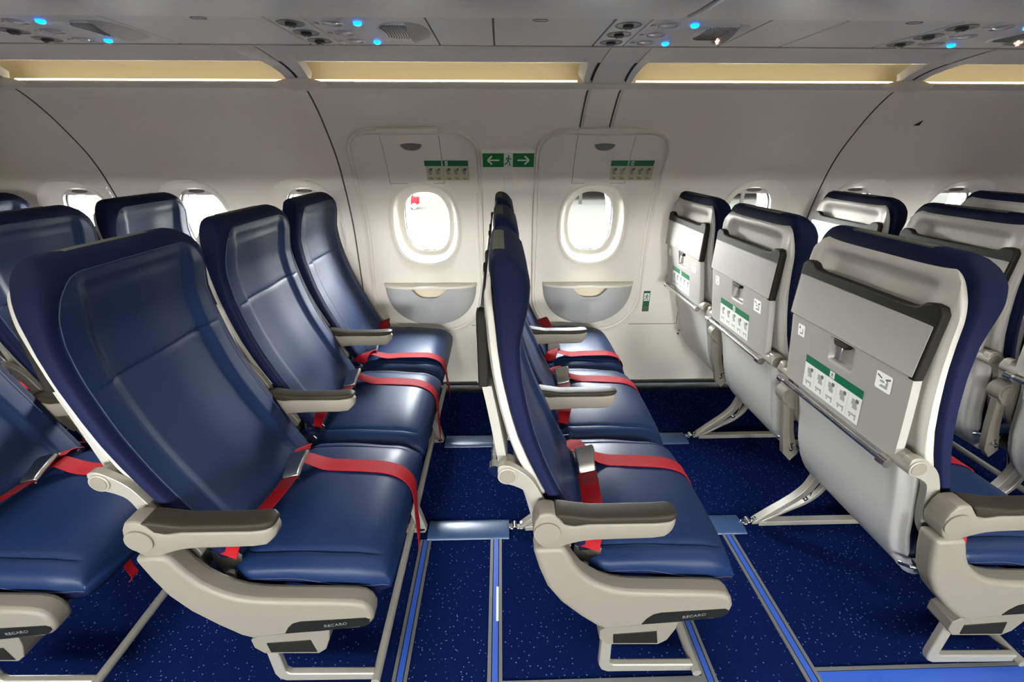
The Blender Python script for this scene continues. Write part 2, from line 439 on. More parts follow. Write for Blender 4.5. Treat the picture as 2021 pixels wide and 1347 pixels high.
# cove: grey trim under the bins, cream light trough, pale lip, warm strip
CONN = [(-3.0, .04), (-1.865, .05), (-.755, .05), (.415, .115), (1.592, .05), (2.75, .05)]
for sgn in (1, -1):
    def Q(x, y, z): return (x, y if sgn > 0 else 2 * MIDY - y, z)
    n0 = 1 if sgn > 0 else 11
    # trough
    m = MB()
    trough = [(1.757, 1.569), (1.765, 1.600), (1.80, 1.628), (1.87, 1.640), (1.94, 1.625), (1.972, 1.585), (1.975, 1.505)]
    tp = smooth_path([Vector((a, b, 0)) for a, b in trough], 4)
    m.loft([[Q(x, p.x, p.y) for p in tp] for x in np.linspace(-5, 5.5, 12)], 0, caps=False, closed=False)
    tag(m.build('trim_%d' % n0, M['cove']), kind='structure')
    # grey trim below bin
    m = MB()
    pr = [(1.757, 1.569), (1.70, 1.577), (1.64, 1.583), (1.585, 1.587), (1.585, 1.62), (1.757, 1.60)]
    m.loft([[Q(x, a, b) for a, b in pr] for x in (-5, 5.5)], 0, caps=True)
    tag(m.build('trim_%d' % (n0 + 1), M['cover_trim'], bevel=.003), kind='structure')
    # lip of the wall panel
    m = MB()
    pr = [(1.918, 1.512), (1.905, 1.517), (1.899, 1.522), (1.902, 1.529), (1.912, 1.529), (1.975, 1.518), (1.975, 1.505)]
    m.loft([[Q(x, a, b) for a, b in pr] for x in (-5, 5.5)], 0, caps=True)
    tag(m.build('trim_%d' % (n0 + 2), M['lip'], bevel=.002), kind='structure')
    # light strip lying behind the lip
    m = MB(); ends = [-5] + [q for c, h in CONN for q in (c - h, c + h)] + [5.5]
    for xa, xb in zip(ends[::2], ends[1::2]):
        m.loft([[Q(x, 1.914 + .0065 * math.cos(t), 1.530 + .0065 * math.sin(t)) for t in [2 * math.pi * k / 10 for k in range(10)]] for x in (xa, xb)])
    tag(m.build('trim_%d' % (n0 + 3), M['led'], sharp=20), kind='structure')
    # connectors that bridge the trough at each joint
    m = MB()
    for cx, hwid in CONN:
        def prof(flare):
            return [(1.60, 1.5855), (1.68, 1.5775), (1.75, 1.5690), (1.80, 1.5610), (1.85, 1.5480), (1.900, 1.5270)]
        front = prof(0)
        L = []
        for k, (a, b) in enumerate(front):
            u = k / (len(front) - 1)
            wv = hwid + (.05 if cx != .415 else .03) * (1 - u) ** 1.3
            sft = 0.0
            L.append((a, b, wv))
        for xs0, xs1 in ((-1, 1),):
            loops = []
            for a, b, wv in L:
                jw = .0035
                gaps = [0.0] if cx != .415 else [-.066, .064]
                row = [cx - wv, cx - wv * .8]
                for g in gaps: row += [cx + g - jw * 1.6, cx + g - jw, cx + g + jw, cx + g + jw * 1.6]
                row += [cx + wv * .8, cx + wv]
                row = sorted(row); pts = []
                for x in row:
                    inn = any(abs(x - cx - g) <= jw * 1.01 for g in gaps)
                    e = .03 if abs(x - cx) > wv * .95 and a > 1.70 else 0
                    pts.append(Q(x, a + (.006 if inn else 0), b + (.010 if inn else 0) + e - .0006))
                loops.append(pts)
            nr = len(loops[0]); vs = [p for l in loops for p in l]
            n = len(m.V); m.V += vs
            for k in range(len(loops) - 1):
                for i in range(nr - 1):
                    m.F.append((n + k * nr + i, n + k * nr + i + 1, n + (k + 1) * nr + i + 1, n + (k + 1) * nr + i))
                    xm = (vs[i][0] + vs[i + 1][0]) / 2
                    m.I.append(1 if any(abs(xm - cx - g) < .006 for g in gaps) else 0)
    tag(m.build('trim_%d' % (n0 + 4), [M['cover_trim'], M['groove']], sharp=50), kind='structure')

# lens-shaped caps where the wall panels meet the ledge
for k, cx in enumerate((-1.865, -.755, 1.592, 2.75)):
    m = MB(); loops = []
    N = 21
    for i in range(N):
        u = -1 + 2 * i / (N - 1); x = cx + u * .105
        h = .021 * (1 - u * u) ** .8 + .0004; d = .016 * (1 - u * u) + .0004
        cy, cz = 1.892, 1.517
        loops.append([(x, cy - .4 * h * math.sin(t) - .8 * d * max(0, math.cos(t)), cz + h * math.sin(t) - .3 * d * max(0, math.cos(t))) for t in [2 * math.pi * j / 16 for j in range(16)]])
    m.loft(loops)
    tag(m.build('trim_%d' % (20 + k), M['door'], sharp=60), kind='structure')

# ------------------------------------------------------------------ overhead bins and service panels
def bin_shape(name, x0, x1, sgn, label):
    pr = [(1.205, 1.566), (1.10, 1.559), (1.00, 1.556), (.92, 1.562), (.865, 1.585), (.835, 1.64), (.83, 1.78), (.86, 1.95), (.92, 2.10), (1.55, 2.10), (1.58, 1.80), (1.58, 1.625), (1.205, 1.625)]
    m = MB()
    m.loft([[(x, a if sgn > 0 else 2 * MIDY - a, b) for a, b in pr] for x in (x0, x1)], 0, caps=True)
    o = m.build(name, M['bin'], bevel=.006, seg=3, sharp=30)
    return tag(o, label, 'overhead bin')
bin_shape('overhead_bin', -5, .4245, 1, 'grey overhead bin on the left of the slanted joint, above the exit seats')
bin_shape('overhead_bin', .4365, 5.5, 1, 'grey overhead bin on the right of the slanted joint at the top edge')
bin_shape('overhead_bin', -5, 5.5, -1, 'grey overhead bin above the seats across the aisle')
m = MB(); m.loft([[(x, a, b) for a, b in [(1.20, 1.574), (1.00, 1.570), (.93, 1.576), (.885, 1.60), (.858, 1.65), (.850, 1.78), (.88, 1.95), (.94, 2.09), (1.5, 2.09), (1.5, 1.62), (1.2, 1.62)]] for x in (.415, .445)])
tag(m.build('trim_34', M['dark_gap']), kind='structure')  # dark filler added inside the bin joint to keep daylight from leaking in
# channel that carries the service panels
for sgn, n in ((1, 30), (-1, 31)):
    m = MB()
    pr = [(1.207, 1.575), (1.207, 1.60), (1.532, 1.60), (1.532, 1.5795)]
    pr = [(1.207, 1.5785), (1.207, 1.60), (1.532, 1.60), (1.532, 1.5785)]
    m.loft([[(x, a if sgn > 0 else 2 * MIDY - a, b) for a, b in pr] for x in (-5, 5.5)], 0, caps=True)
    tag(m.build('trim_%d' % n, M['groove'] if sgn > 0 else M['psu'], bevel=.0015), kind='structure')
    m = MB()
    pr = [(1.529, 1.5745), (1.529, 1.60), (1.588, 1.60), (1.588, 1.5885), (1.572, 1.5800), (1.545, 1.5790), (1.537, 1.5745)]
    m.loft([[(x, a if sgn > 0 else 2 * MIDY - a, b) for a, b in pr] for x in (-5, 5.5)], 0, caps=True)
    tag(m.build('trim_%d' % (n + 2), M['edge_band'], bevel=.001), kind='structure')

ZP = 1.575
def psu_plate(m, x0, x1, mi=0, y0=1.2105, y1=1.5275, zt=1.5795, z=ZP):
    m.box((x0, y0, z), (x1, y1, zt + .002), mi)
def plain_panel(x0, x1, label, name='filler_panel', mark=None):
    global OFF
    e = empty(name, ((x0 + x1) / 2, 1.372, ZP), label, 'ceiling panel', 'plain panels between the service units')
    OFF = Vector(e.location)
    m = MB(); psu_plate(m, x0 + .0016, x1 - .0016); m.build('panel', M['psu'], e, bevel=.0012)
    if mark:
        m = MB(); P = rrect(mark - .018, mark + .018, 1.245, 1.262, .008)
        m.tube([(a, b, ZP - .0004) for a, b in P] + [(P[0][0], P[0][1], ZP - .0004)], .0009, 0, 6)
        m.build('release_slot', M['vent'], e)
    OFF = Vector((0, 0, 0))
def hole_ring(m, c, r, z, mi, depth, n=28):
    """dished round socket, seen from below"""
    x, y = c
    rings = []
    for k, d in ((1.0, 0), (.97, -.0012), (.90, -.0006), (.86, .002), (.60, depth * .6), (.42, depth)):
        rings.append([(x + r * k * math.cos(2 * math.pi * i / n), y + r * k * math.sin(2 * math.pi * i / n), z + d - .0004) for i in range(n)])
    m.loft(rings, mi, caps=True)
def service_unit(xv, label):
    global OFF
    x0, x1 = xv - .043, xv + .335
    e = empty('passenger_service_unit', (xv + .14, 1.372, ZP), label, 'service panel', 'service units above the seats')
    OFF = Vector(e.location)
    m = MB(); psu_plate(m, x0 + .0016, xv + .0452); psu_plate(m, xv + .0475, x1 - .0016)
    m.build('panel', M['psu'], e, bevel=.0012)
    for j, y in enumerate((1.293, 1.386, 1.478)):
        m = MB(); hole_ring(m, (xv, y), .033, ZP, 0, .004)
        m.tube([(xv, y, ZP + .004), (xv, y, ZP - .006), (xv, y, ZP - .009)], [.014, .013, .008], 1, 20)
        m.tube([(xv, y, ZP - .0088), (xv, y, ZP - .0105)], [.004, .003], 2, 12)
        m.build('air_vent', [M['vent'], M['vent_dark'], M['metal']], e, sharp=50)
        m = MB(); lx = xv + .101
        rings = []
        for k, d in ((1.0, 0), (.95, -.002), (.86, -.0025), (.80, .001), (.55, -.002), (.25, -.004)):
            rings.append([(lx + .026 * k * math.cos(2 * math.pi * i / 28), y + .026 * k * math.sin(2 * math.pi * i / 28), ZP - .0004 + d) for i in range(28)])
        m.loft(rings, 0)
        m.build('reading_light', [M['lens']], e, sharp=60)
        m = MB(); m.cyl((xv + .062, y, ZP - .001), (0, 0, 1), .0065, .004, 0, 16)
        m.build('light_button', [M['metal']], e)
    for bx, by in ((xv + .165, 1.285), (xv + .161, 1.485)):
        m = MB()
        m.tube([(bx, by, ZP + .001), (bx, by, ZP - .0045), (bx, by, ZP - .007)], [.0095, .0095, .005], 0, 20)
        m.build('call_button', [M['blue_led']], e)
    # speaker grille with a leaf-shaped sign pod
    gx, gy = xv + .262, 1.37
    m = MB()
    R = [(gx + .065 * math.cos(t), gy + .095 * math.sin(t)) for t in [2 * math.pi * k / 40 for k in range(40)]]
    m.loft([[(a, b, ZP - .0002) for a, b in R], [(gx + (a - gx) * .94, gy + (b - gy) * .94, ZP - .003) for a, b in R]], 0)
    for k in range(11):
        t = -.050 + k * .0068
        h = .082 * math.sqrt(max(0, 1 - ((t + .004) / .060) ** 2))
        h = min(h, .075)
        pts = [(gx + t + .012 * (1 - (q / .08) ** 2) - .008, gy + q) for q in np.linspace(-h, h * .8, 9)]
        m.tube([(a, b, ZP - .0034) for a, b in pts], .0014, 1, 6)
    m.build('speaker_grille', [M['psu'], M['grille']], e, sharp=40)
    m = MB()
    ys = np.linspace(-.092, .092, 17); xs_ = gx + .016
    A = [(xs_, gy + y, ZP - .0002) for y in ys]
    B = [(xs_ + .004, gy + y, ZP - .0004 - .021 * (1 - (y / .092) ** 2)) for y in ys]
    C = [(xs_ + .010 + .042 * math.sqrt(max(0, 1 - (y / .0925) ** 2)), gy + y, ZP - .0002) for y in ys]
    m.loft([A, B, C], 0, caps=False, closed=False)
    m.build('sign_pod', [M['pod']], e, sharp=30)
    # lit seat belt symbol on the pod's face
    m = MB()
    for (dy, dz, a, b) in ((-.006, .0, .010, .0036), (.007, .001, .006, .003), (.001, .0050, .004, .005), (.001, -.0045, .005, .004)):
        y = gy + .035 + dy; z = ZP - .0105 + dz
        m.box((xs_ - .0008, y - a / 2, z - b / 2), (xs_ + .004, y + a / 2, z + b / 2))
    m.build('seat_belt_symbol', [M['sign_lit']], e)
    OFF = Vector((0, 0, 0))
UNITS = [(-1.270, 'service unit at the far left with two blue call lights near the frame edge'),
         (-.512, 'service unit left of centre, round air vents then speaker grille above the left hatch'),
         (.324, 'service unit right of centre, above the right hatch and joint strip'),
         (1.180, 'service unit at the far right with a single blue call light showing')]
for xv, lb in UNITS: service_unit(xv, lb)
plain_panel(-1.83, -1.315, 'grey plain panel left of the leftmost service unit')
plain_panel(-.933, -.557, 'grey plain panel between the two left service units', mark=-.71)
plain_panel(-.175, -.0155, 'narrow grey plain panel just right of the left grille')
plain_panel(-.0135, .279, 'grey hinged oxygen mask panel with a slot mark near the centre', mark=.10)
plain_panel(.661, .848, 'grey plain panel just right of the right-hand grille and lit symbol')
plain_panel(.850, 1.135, 'grey hinged panel with slot mark left of the rightmost service unit', mark=1.02)
plain_panel(1.517, 2.1, 'grey plain panel right of the rightmost service unit')

# ------------------------------------------------------------------ emergency exit hatches
def hatch(idx, cx, x0b, x1b, x0t, x1t, label):
    """polar panel around the window: opening, moulded window surround, panel, raised rim"""
    global OFF
    root = wallpt(cx, s_of(.36), 0)
    e = empty('door_%d' % idx, root, kind='structure'); OFF = Vector(root)
    N = 160; cs = SC
    zt, zb = 1.372, .345
    st, sb = s_of(zt), s_of(zb)
    # outline polygon (X,s), star shaped about the window centre
    def corner(cxx, cyy, r, a0, a1, n=14): return [(cxx + r * math.cos(math.radians(a0 + (a1 - a0) * k / n)), cyy + r * math.sin(math.radians(a0 + (a1 - a0) * k / n))) for k in range(n + 1)]
    rt, rb = .115, .215
    poly = corner(x1t - rt, st - rt, rt, 0, 90) + corner(x0t + rt, st - rt, rt, 90, 180) + corner(x0b + rb, sb + rb, rb, 180, 270) + corner(x1b - rb, sb + rb, rb, 270, 360)
    P = np.array(poly + [poly[0]])
    ang = [2 * math.pi * k / N for k in range(N)]
    def radius(a):
        d = np.array([math.cos(a), math.sin(a)]); best = None
        for p, q in zip(P, P[1:]):
            e1 = q - p; r = p - np.array([cx, cs]); den = d[0] * e1[1] - d[1] * e1[0]
            if abs(den) < 1e-12: continue
            t = (r[0] * e1[1] - r[1] * e1[0]) / den; u = (r[0] * d[1] - r[1] * d[0]) / den
            if t > 0 and -1e-6 <= u <= 1 + 1e-6 and (best is None or t > best): best = t
        return best
    rad = [radius(a) for a in ang]
    def el(hw, hh, a, p=2.5):
        c, s = abs(math.cos(a)), abs(math.sin(a)); return 1 / ((c / hw) ** p + (s / hh) ** p) ** (1 / p)
    def ring(fr, d, hw, hh):
        """fr=0 at window outline, 1 at rim"""
        out = []
        for a, R in zip(ang, rad):
            r0 = el(hw, hh, a); r = r0 + (R - r0) * fr
            out.append(wallpt(cx + r * math.cos(a), min(SMAX, cs + r * math.sin(a)), d))
        return out
    HW, HH = .176, .213
    rings = []
    for k, d in ((.66, -.054), (.70, -.050), (.78, -.036), (.86, -.012), (.91, .004), (.95, .012), (.985, .0135), (1.0, .011), (1.02, .0065)):
        rings.append([wallpt(cx + el(HW, HH, a) * k * (1 if abs(math.cos(a)) > 2 else 1) * math.cos(a), cs + el(HW, HH, a) * (k + (.035 * (1 - k) / .34)) * math.sin(a), d) for a in ang])
    for fr in (.12, .3, .5, .7, .85, .93): rings.append(ring(fr, .006, HW, HH))
    def off(dr, d): return [wallpt(cx + (R + dr) * math.cos(a), min(SMAX, cs + (R + dr) * math.sin(a)), d) for a, R in zip(ang, rad)]
    rings += [off(-.026, .006), off(-.023, .0115), off(-.018, .0125), off(-.014, .005), off(-.009, .005), off(-.005, .0165), off(.000, .0185), off(.005, .0165), off(.008, -.001)]
    m = MB(); m.loft(rings, 0, caps=False)
    m.build('hatch_panel', M['door'], e, sharp=50)
    # upper cover flap with thumb recess
    q = cx - .145; c0, c1 = q, q + .257
    if idx == 2: c0, c1 = .347, .604
    m = MB()
    z0, z1 = s_of(1.146), s_of(1.372)
    xs = np.linspace(c0, c1, 3); n = 10
    def sheet(x0_, x1_, s0_, s1_, d0, d1, mi, nn=10):
        v = []
        for k in range(nn + 1):
            s = s0_ + (s1_ - s0_) * k / nn
            v += [wallpt(x0_, s, d0), wallpt(x0_, s, d1), wallpt(x1_, s, d1), wallpt(x1_, s, d0)]
        fs = []
        for k in range(nn):
            for i in range(4): fs.append((k * 4 + i, k * 4 + (i + 1) % 4, (k + 1) * 4 + (i + 1) % 4, (k + 1) * 4 + i))
        fs += [(3, 2, 1, 0), (nn * 4, nn * 4 + 1, nn * 4 + 2, nn * 4 + 3)]
        m.add(v, fs, mi)
    sheet(c0 - .0022, c1 + .0022, z0 - .0022, z1 + .004, .004, .0068, 1)
    sheet(c0, c1, z0, z1 + .003, .004, .0085, 0)
    sheet(c0 - .003, c1 + .003, z1 - .001, s_of(1.384), .004, .0165, 0, 4)
    m.build('release_cover', [M['door'], M['groove']], e)
    m = MB(); rc = (c0 + c1) / 2; zs = s_of(1.319)
    half = [(rc + .048 * math.cos(t), zs - .033 * math.sin(t) ** .9 if math.sin(t) > 0 else zs) for t in [math.pi * k / 16 for k in range(17)]]
    top = [(rc - .048 + .096 * k / 10, zs + .006 * math.sin(math.pi * k / 10)) for k in range(1, 10)]
    lp = half + top
    m.add([wallpt(a, b, .0093) for a, b in lp], [tuple(range(len(lp)))], 0)
    path = [wallpt(a, b, .0095) for a, b in half]
    m.tube(path, .0022, 1, 8)
    m.build('thumb_recess', [M['vent'], M['lip']], e)
    # instruction placard in two pieces, split by the cover's edge
    m = MB(); d0, d1 = (.0088, .0092)
    px0, pc, px1 = (c1 - .082, c1, c1 + .122)
    def decal(x0_, x1_, za, zb_, mi, dd=0.0):
        sa, sb_ = s_of(za), s_of(zb_); v = []
        for k in range(5):
            s = sa + (sb_ - sa) * k / 4; v += [wallpt(x0_, s, .0090 + dd), wallpt(x1_, s, .0090 + dd)]
        m.add(v, [(2 * k, 2 * k + 1, 2 * k + 3, 2 * k + 2) for k in range(4)], mi)
    decal(px0, pc - .003, 1.225, 1.250, 0); decal(pc + .004, px1, 1.225, 1.250, 0)
    decal(px0 + .003, pc - .003, 1.160, 1.223, 1); decal(pc + .004, px1 + .003, 1.160, 1.223, 1)
    cells = [(px0 + .006, px0 + .038), (px0 + .042, px0 + .074), (pc + .008, pc + .042), (pc + .046, pc + .080), (pc + .084, pc + .118)]
    rnd = random.Random(idx)
    for k, (a, b) in enumerate(cells):
        mx = (a + b) / 2
        decal(mx - .010, mx + .008, 1.196, 1.212, 2, .0003); decal(mx - .002 + (k % 2) * .006, mx + .012, 1.206, 1.216, 3, .0004)
        decal(mx - .007, mx + .007, 1.186, 1.197, 2, .0003); decal(mx - .012, mx + .010, 1.171, 1.175, 2, .0003); decal(mx - .006, mx + .013, 1.166, 1.169, 3, .0003)
        if k in (1, 3, 4): decal(b + .001, b + .002, 1.162, 1.222, 2, .0002)
    decal(pc + .014, pc + .026, 1.228, 1.247, 4, .0004); decal(pc + .018, pc + .022, 1.232, 1.243, 0, .0006)
    m.build('instruction_placard', [M['dkgreen'], M['paper_y'], M['ink'], M['ink_dark'], M['white']], e)
    # moulded armrest tray with a finger scoop
    a0, a1 = cx - .244, cx + .246
    mxx = (a0 + a1) / 2; zt2 = .628; m = MB()
    def dep(u): return .075 * (1 - abs(u) ** 3) ** .6 + .004
    top_l = []; us = np.linspace(-1, 1, 41)
    rings = []
    for k in range(15):
        v = k / 14                      # 0 top .. 1 bottom
        row = []
        for u in us:
            x = mxx + u * (a1 - a0) / 2 * math.sqrt(max(0.0, 1 - (v * .985) ** 2.4)) ** 1.0
            zz = zt2 - .232 * v
            uu = u
            d = .008 + dep(uu) * (1 - v ** 1.6) * (1 if v > 0 else 1)
            if k == 0 or k == 1 or k == 2 or k == 3:
                pass
            zz -= 0.0
            sc2 = math.exp(-(u / .34) ** 4)      # scoop in the front's upper edge
            if v < .36: zz -= .060 * sc2 * (1 - v / .36)
            row.append(wallpt(x, s_of(zz), d))
        rings.append(row)
    n = len(m.V); m.V += [p for r in rings for p in r]; W = len(us)
    for k in range(14):
        for i in range(W - 1): m.F.append((n + k * W + i, n + k * W + i + 1, n + (k + 1) * W + i + 1, n + (k + 1) * W + i)); m.I.append(0)
    # top ledge of the tray
    rows = []
    for f, dz, dd in ((0, .004, 0), (.25, .006, 0), (.5, .006, 0), (.8, .005, 0), (1.0, .002, .003), (1.0, -.010, .003), (.96, -.013, 0)):
        rows.append([wallpt(mxx + u * ((a1 - a0) / 2 + .004), s_of(zt2 + .004 + dz - .0035), .006 + (dep(u) + .003) * f + dd) for u in us])
    m.loft(rows, 1, caps=False, closed=False)
    # inner wall of the scoop
    rows = []
    for v, f in ((0, .62), (.5, .60), (1, .64)):
        rows.append([wallpt(mxx + u * .115, s_of(zt2 - .002 - .066 * v), .008 + .075 * f * (.94 + .06 * (1 - u * u))) for u in np.linspace(-1, 1, 15)])
    m.loft(rows, 2, caps=False, closed=False)
    m.build('armrest_tray', [M['pocket'], M['door'], M['cove']], e, sharp=40)
    OFF = Vector((0, 0, 0))
    return e
hatch(1, WIN[3], -.700, -.098, -.690, -.098, '')
hatch(2, WIN[4], .168, .765, .168, .780, '')

# lining joints: dado line and short vertical joint
m = MB()
def wline(x0, x1, z, w=.003, d=.0006, mi=0):
    m.add([wallpt(x0, s_of(z - w / 2), d), wallpt(x1, s_of(z - w / 2), d), wallpt(x1, s_of(z + w / 2), d), wallpt(x0, s_of(z + w / 2), d)], [(0, 1, 2, 3)], mi)
def vline(x, z0, z1, w=.003, d=.0006, mi=0):
    v = []
    for k in range(9):
        s = s_of(z0) + (s_of(z1) - s_of(z0)) * k / 8; v += [wallpt(x - w / 2, s, d), wallpt(x + w / 2, s, d)]
    m.add(v, [(2 * k, 2 * k + 1, 2 * k + 3, 2 * k + 2) for k in range(8)], mi)
wline(-.735, -.64, .385); wline(-.17, .20, .385); wline(.72, .995, .385); vline(.995, .385, .86)
tag(m.build('trim_40', M['groove']), kind='structure')
# pale joint strip between the two long grooves and rims on the lining
m = MB()
for x in (.349, .479):
    v = []
    s0, s1 = s_of(1.386), SMAX - .004
    for k in range(13):
        s = s0 + (s1 - s0) * k / 12; v += [wallpt(x + .007, s, .0008), wallpt(x + .012, s, .0022), wallpt(x + .015, s, .0004)]
    m.add(v, [(3 * k + j, 3 * k + j + 1, 3 * k + j + 4, 3 * k + j + 3) for k in range(12) for j in range(2)], 0)
tag(m.build('trim_41', M['lip']), kind='structure')

# ------------------------------------------------------------------ signs on the wall
def flat_frame(x, s, side=1):
    o = Vector(wallpt(x, s, 0, side)); a = Vector(wallpt(x, s + .01, 0, side)); b = Vector(wallpt(x, s - .01, 0, side))
    t = (a - b).normalized(); n = (Vector(wallpt(x, s, .01, side)) - o).normalized()
    return lambda u, v, d: tuple(o + Vector((u, 0, 0)) + t * v + n * d)
def man(m, f, mi, s=1.0):
    """running figure from thick strokes; f maps (u,v) in -1..1 to a point"""
    def stroke(pts, w):
        for (a, b), (c, d) in zip(pts, pts[1:]):
            l = math.hypot(c - a, d - b) or 1; nx, ny = -(d - b) / l * w, (c - a) / l * w
            ex, ey = (c - a) / l * w * .5, (d - b) / l * w * .5
            m.add([f(a + nx - ex, b + ny - ey), f(c + nx + ex, d + ny + ey), f(c - nx + ex, d - ny + ey), f(a - nx - ex, b - ny - ey)], [(0, 1, 2, 3)], mi)
    m.add([f(.12 + .19 * math.cos(t), .72 + .15 * math.sin(t)) for t in [2 * math.pi * k / 12 for k in range(12)]], [tuple(range(12))], mi)
    stroke([(.05, .45), (-.12, -.08)], .17)
    stroke([(.0, .45), (-.42, .38), (-.6, .08)], .085)
    stroke([(.1, .42), (.42, .18), (.72, .30)], .085)
    stroke([(-.1, -.05), (.30, -.28), (.28, -.80), (.50, -.85)], .10)
    stroke([(-.12, -.05), (-.30, -.50), (-.78, -.62), (-.85, -.80)], .10)
def exit_sign():
    global OFF
    c = wallpt(.037, s_of(1.254), .004)
    e = empty('exit_sign', c, 'green and white running man sign with two arrows between the hatches', 'sign'); OFF = Vector(c)
    s0, s1 = s_of(1.2175), s_of(1.2905)
    P = flat_frame(.037, (s0 + s1) / 2)
    hw, hh = .125, (s1 - s0) / 2
    m = MB(); loops = [[P(a, b, d) for a, b in rrect(-hw + q, hw - q, -hh + q, hh - q, .006)] for d, q in ((.0, 0), (.012, 0), (.016, .004))]
    m.loft(loops); m.build('sign_housing', M['white'], e, sharp=40)
    m = MB(); d = .0166
    def quad(u0, u1, v0, v1, dd, mi): m.add([P(u0, v0, dd), P(u1, v0, dd), P(u1, v1, dd), P(u0, v1, dd)], [(0, 1, 2, 3)], mi)
    hv = hh - .008; hu = hw - .006
    quad(-hu, -.021, -hv, hv, d, 0); quad(.021, hu, -hv, hv, d, 0); quad(-.021, .021, -hv, hv, d, 1)
    for sg in (-1, 1):
        cxx = sg * .068
        quad(min(cxx - sg * .026, cxx + sg * .020), max(cxx - sg * .026, cxx + sg * .020), -.0035, .0035, d + .0004, 1)
        for vv in (-1, 1):
            t = (cxx + sg * .028, 0); b = (cxx + sg * .008, vv * .020)
            dx, dy = b[0] - t[0], b[1] - t[1]; l = math.hypot(dx, dy); nx, ny = -dy / l * .0038, dx / l * .0038
            m.add([P(t[0] + nx, t[1] + ny, d + .0005), P(b[0] + nx, b[1] + ny, d + .0005), P(b[0] - nx, b[1] - ny, d + .0005), P(t[0] - nx, t[1] - ny, d + .0005)], [(0, 1, 2, 3)], 1)
    man(m, lambda u, v: P(u * .019, v * .027, d + .0005), 0)
    m.build('sign_face', [M['green'], M['white']], e)
    OFF = Vector((0, 0, 0))
exit_sign()
c = wallpt(.038, s_of(1.131), .0)
m = MB(); a, b = s_of(1.093), s_of(1.168)
m.loft([[wallpt(x, s, d) for x, s in rrect(.015 + q, .061 - q, a + q, b - q, .003)] for d, q in ((-.002, 0), (.006, 0), (.008, .0015))])
tag(m.build('blank_placard', M['white'], sharp=40), 'small blank cream plate on the wall below the running man sign', 'wall plate')
m = MB(); a, b = s_of(.459), s_of(.577)
PP = flat_frame(.8075, (a + b) / 2)
m.loft([[PP(x, s, d) for x, s in rrect(-.0185, .0185, -(b - a) / 2, (b - a) / 2, .002)] for d in (-.001, .0015)], 0)
m.add([PP(-.015, .002, .0019), PP(.015, .002, .0019), PP(.015, .046, .0019), PP(-.015, .046, .0019)], [(0, 1, 2, 3)], 1)
man(m, lambda u, v: PP(u * .014, .024 + v * .020, .0023), 0)
m.add([PP(-.015, -.054, .0019), PP(.015, -.054, .0019), PP(.015, -.030, .0019), PP(-.015, -.030, .0019)], [(0, 1, 2, 3)], 2)
tag(m.build('exit_path_placard', [M['dkgreen'], M['white'], M['track_grey']]), 'small upright green running man placard low on the wall right of the hatch', 'sign')
m = MB(); s = s_of(1.399)
m.prism([(1.829, s - .010), (1.853, s - .010), (1.851, s + .013)], 0, .003, 0, f=lambda u, v, w: wallpt(u, v, w))
tag(m.build('row_marker', M['badge']), 'tiny black triangle marker on the upper wall at right', 'marker')

# ------------------------------------------------------------------ floor strips
def path_strip(name, x0, x1, y0, y1, along='y'):
    m = MB()
    if along == 'y':
        w = x1 - x0
        for a, b, mi, h in ((0, .24, 0, .0035), (.24, .31, 2, .002), (.31, .70, 1, .003), (.70, .77, 2, .002), (.77, 1, 0, .0035)):
            m.box((x0 + a * w, y0, -.001), (x0 + b * w, y1, h), mi)
    else:
        w = y1 - y0
        for a, b, mi, h in ((0, .24, 0, .0035), (.24, .31, 2, .002), (.31, .70, 1, .003), (.70, .77, 2, .002), (.77, 1, 0, .0035)):
            m.box((x0, y0 + a * w, -.001), (x1, y0 + b * w, h), mi)
    tag(m.build(name, [M['track_grey'], M['track_blue'], M['dark_gap']]), kind='structure')
path_strip('trim_50', -.302, -.262, .30, 1.13)
path_strip('trim_51', -.049, -.009, .30, 1.13)
path_strip('trim_52', .525, .563, .30, 1.13)
path_strip('trim_53', .798, .840, .30, 1.13)
m = MB(); m.box((-.009, .655, -.001), (.525, .671, .003)); tag(m.build('trim_54', M['track_grey']), kind='structure')
m = MB(); m.box((.840, .674, -.001), (5, .683, .003), 0); m.box((.840, .628, -.001), (5, .672, .0028), 1); m.box((.840, .62, -.001), (5, .628, .003), 0)
tag(m.build('trim_55', [M['track_grey'], M['track_blue']]), kind='structure')
m = MB(); m.box((-.0265, .83, .003), (-.0195, .94, .0036)); tag(m.build('floor_label', M['paper']), 'narrow pale label stuck on the middle blue floor strip', 'label')

# ------------------------------------------------------------------ triple seat unit
YA = .6728; PITCH = .508
TIP = 0.0
ORG = Vector((-.08, 1.43, 0))
ZB = [.415, .46, .50, .583, .64, .69, .75, .815, .887, .95, .985, 1.031, 1.064, 1.089, 1.106, 1.114]
XF = itp(ZB, [-.152, -.175, -.195, -.233, -.259, -.279, -.299, -.315, -.328, -.332, -.326, -.315, -.313, -.321, -.338, -.356])
XR = itp(ZB, [-.195, -.219, -.240, -.271, -.297, -.319, -.341, -.358, -.373, -.381, -.384, -.389, -.392, -.394, -.392, -.382])
XS = itp([.60, .64, .69, .75, .815, .887, .95, 1.03, 1.06, 1.076, 1.086], [-.300, -.316, -.337, -.357, -.372, -.385, -.392, -.398, -.398, -.396, -.390])
XT = itp([.660, .743, .818, .862], [-.379, -.391, -.403, -.411])      # tray table rear face

def yrow(w, marks=(), n=22):
    ys = set(round(float(w * math.sin(math.pi / 2 * t)), 5) for t in np.linspace(-1, 1, n))
    for q in marks:
        ys = set(y for y in ys if abs(y - q) > .004); ys.add(q)
    return sorted(ys)

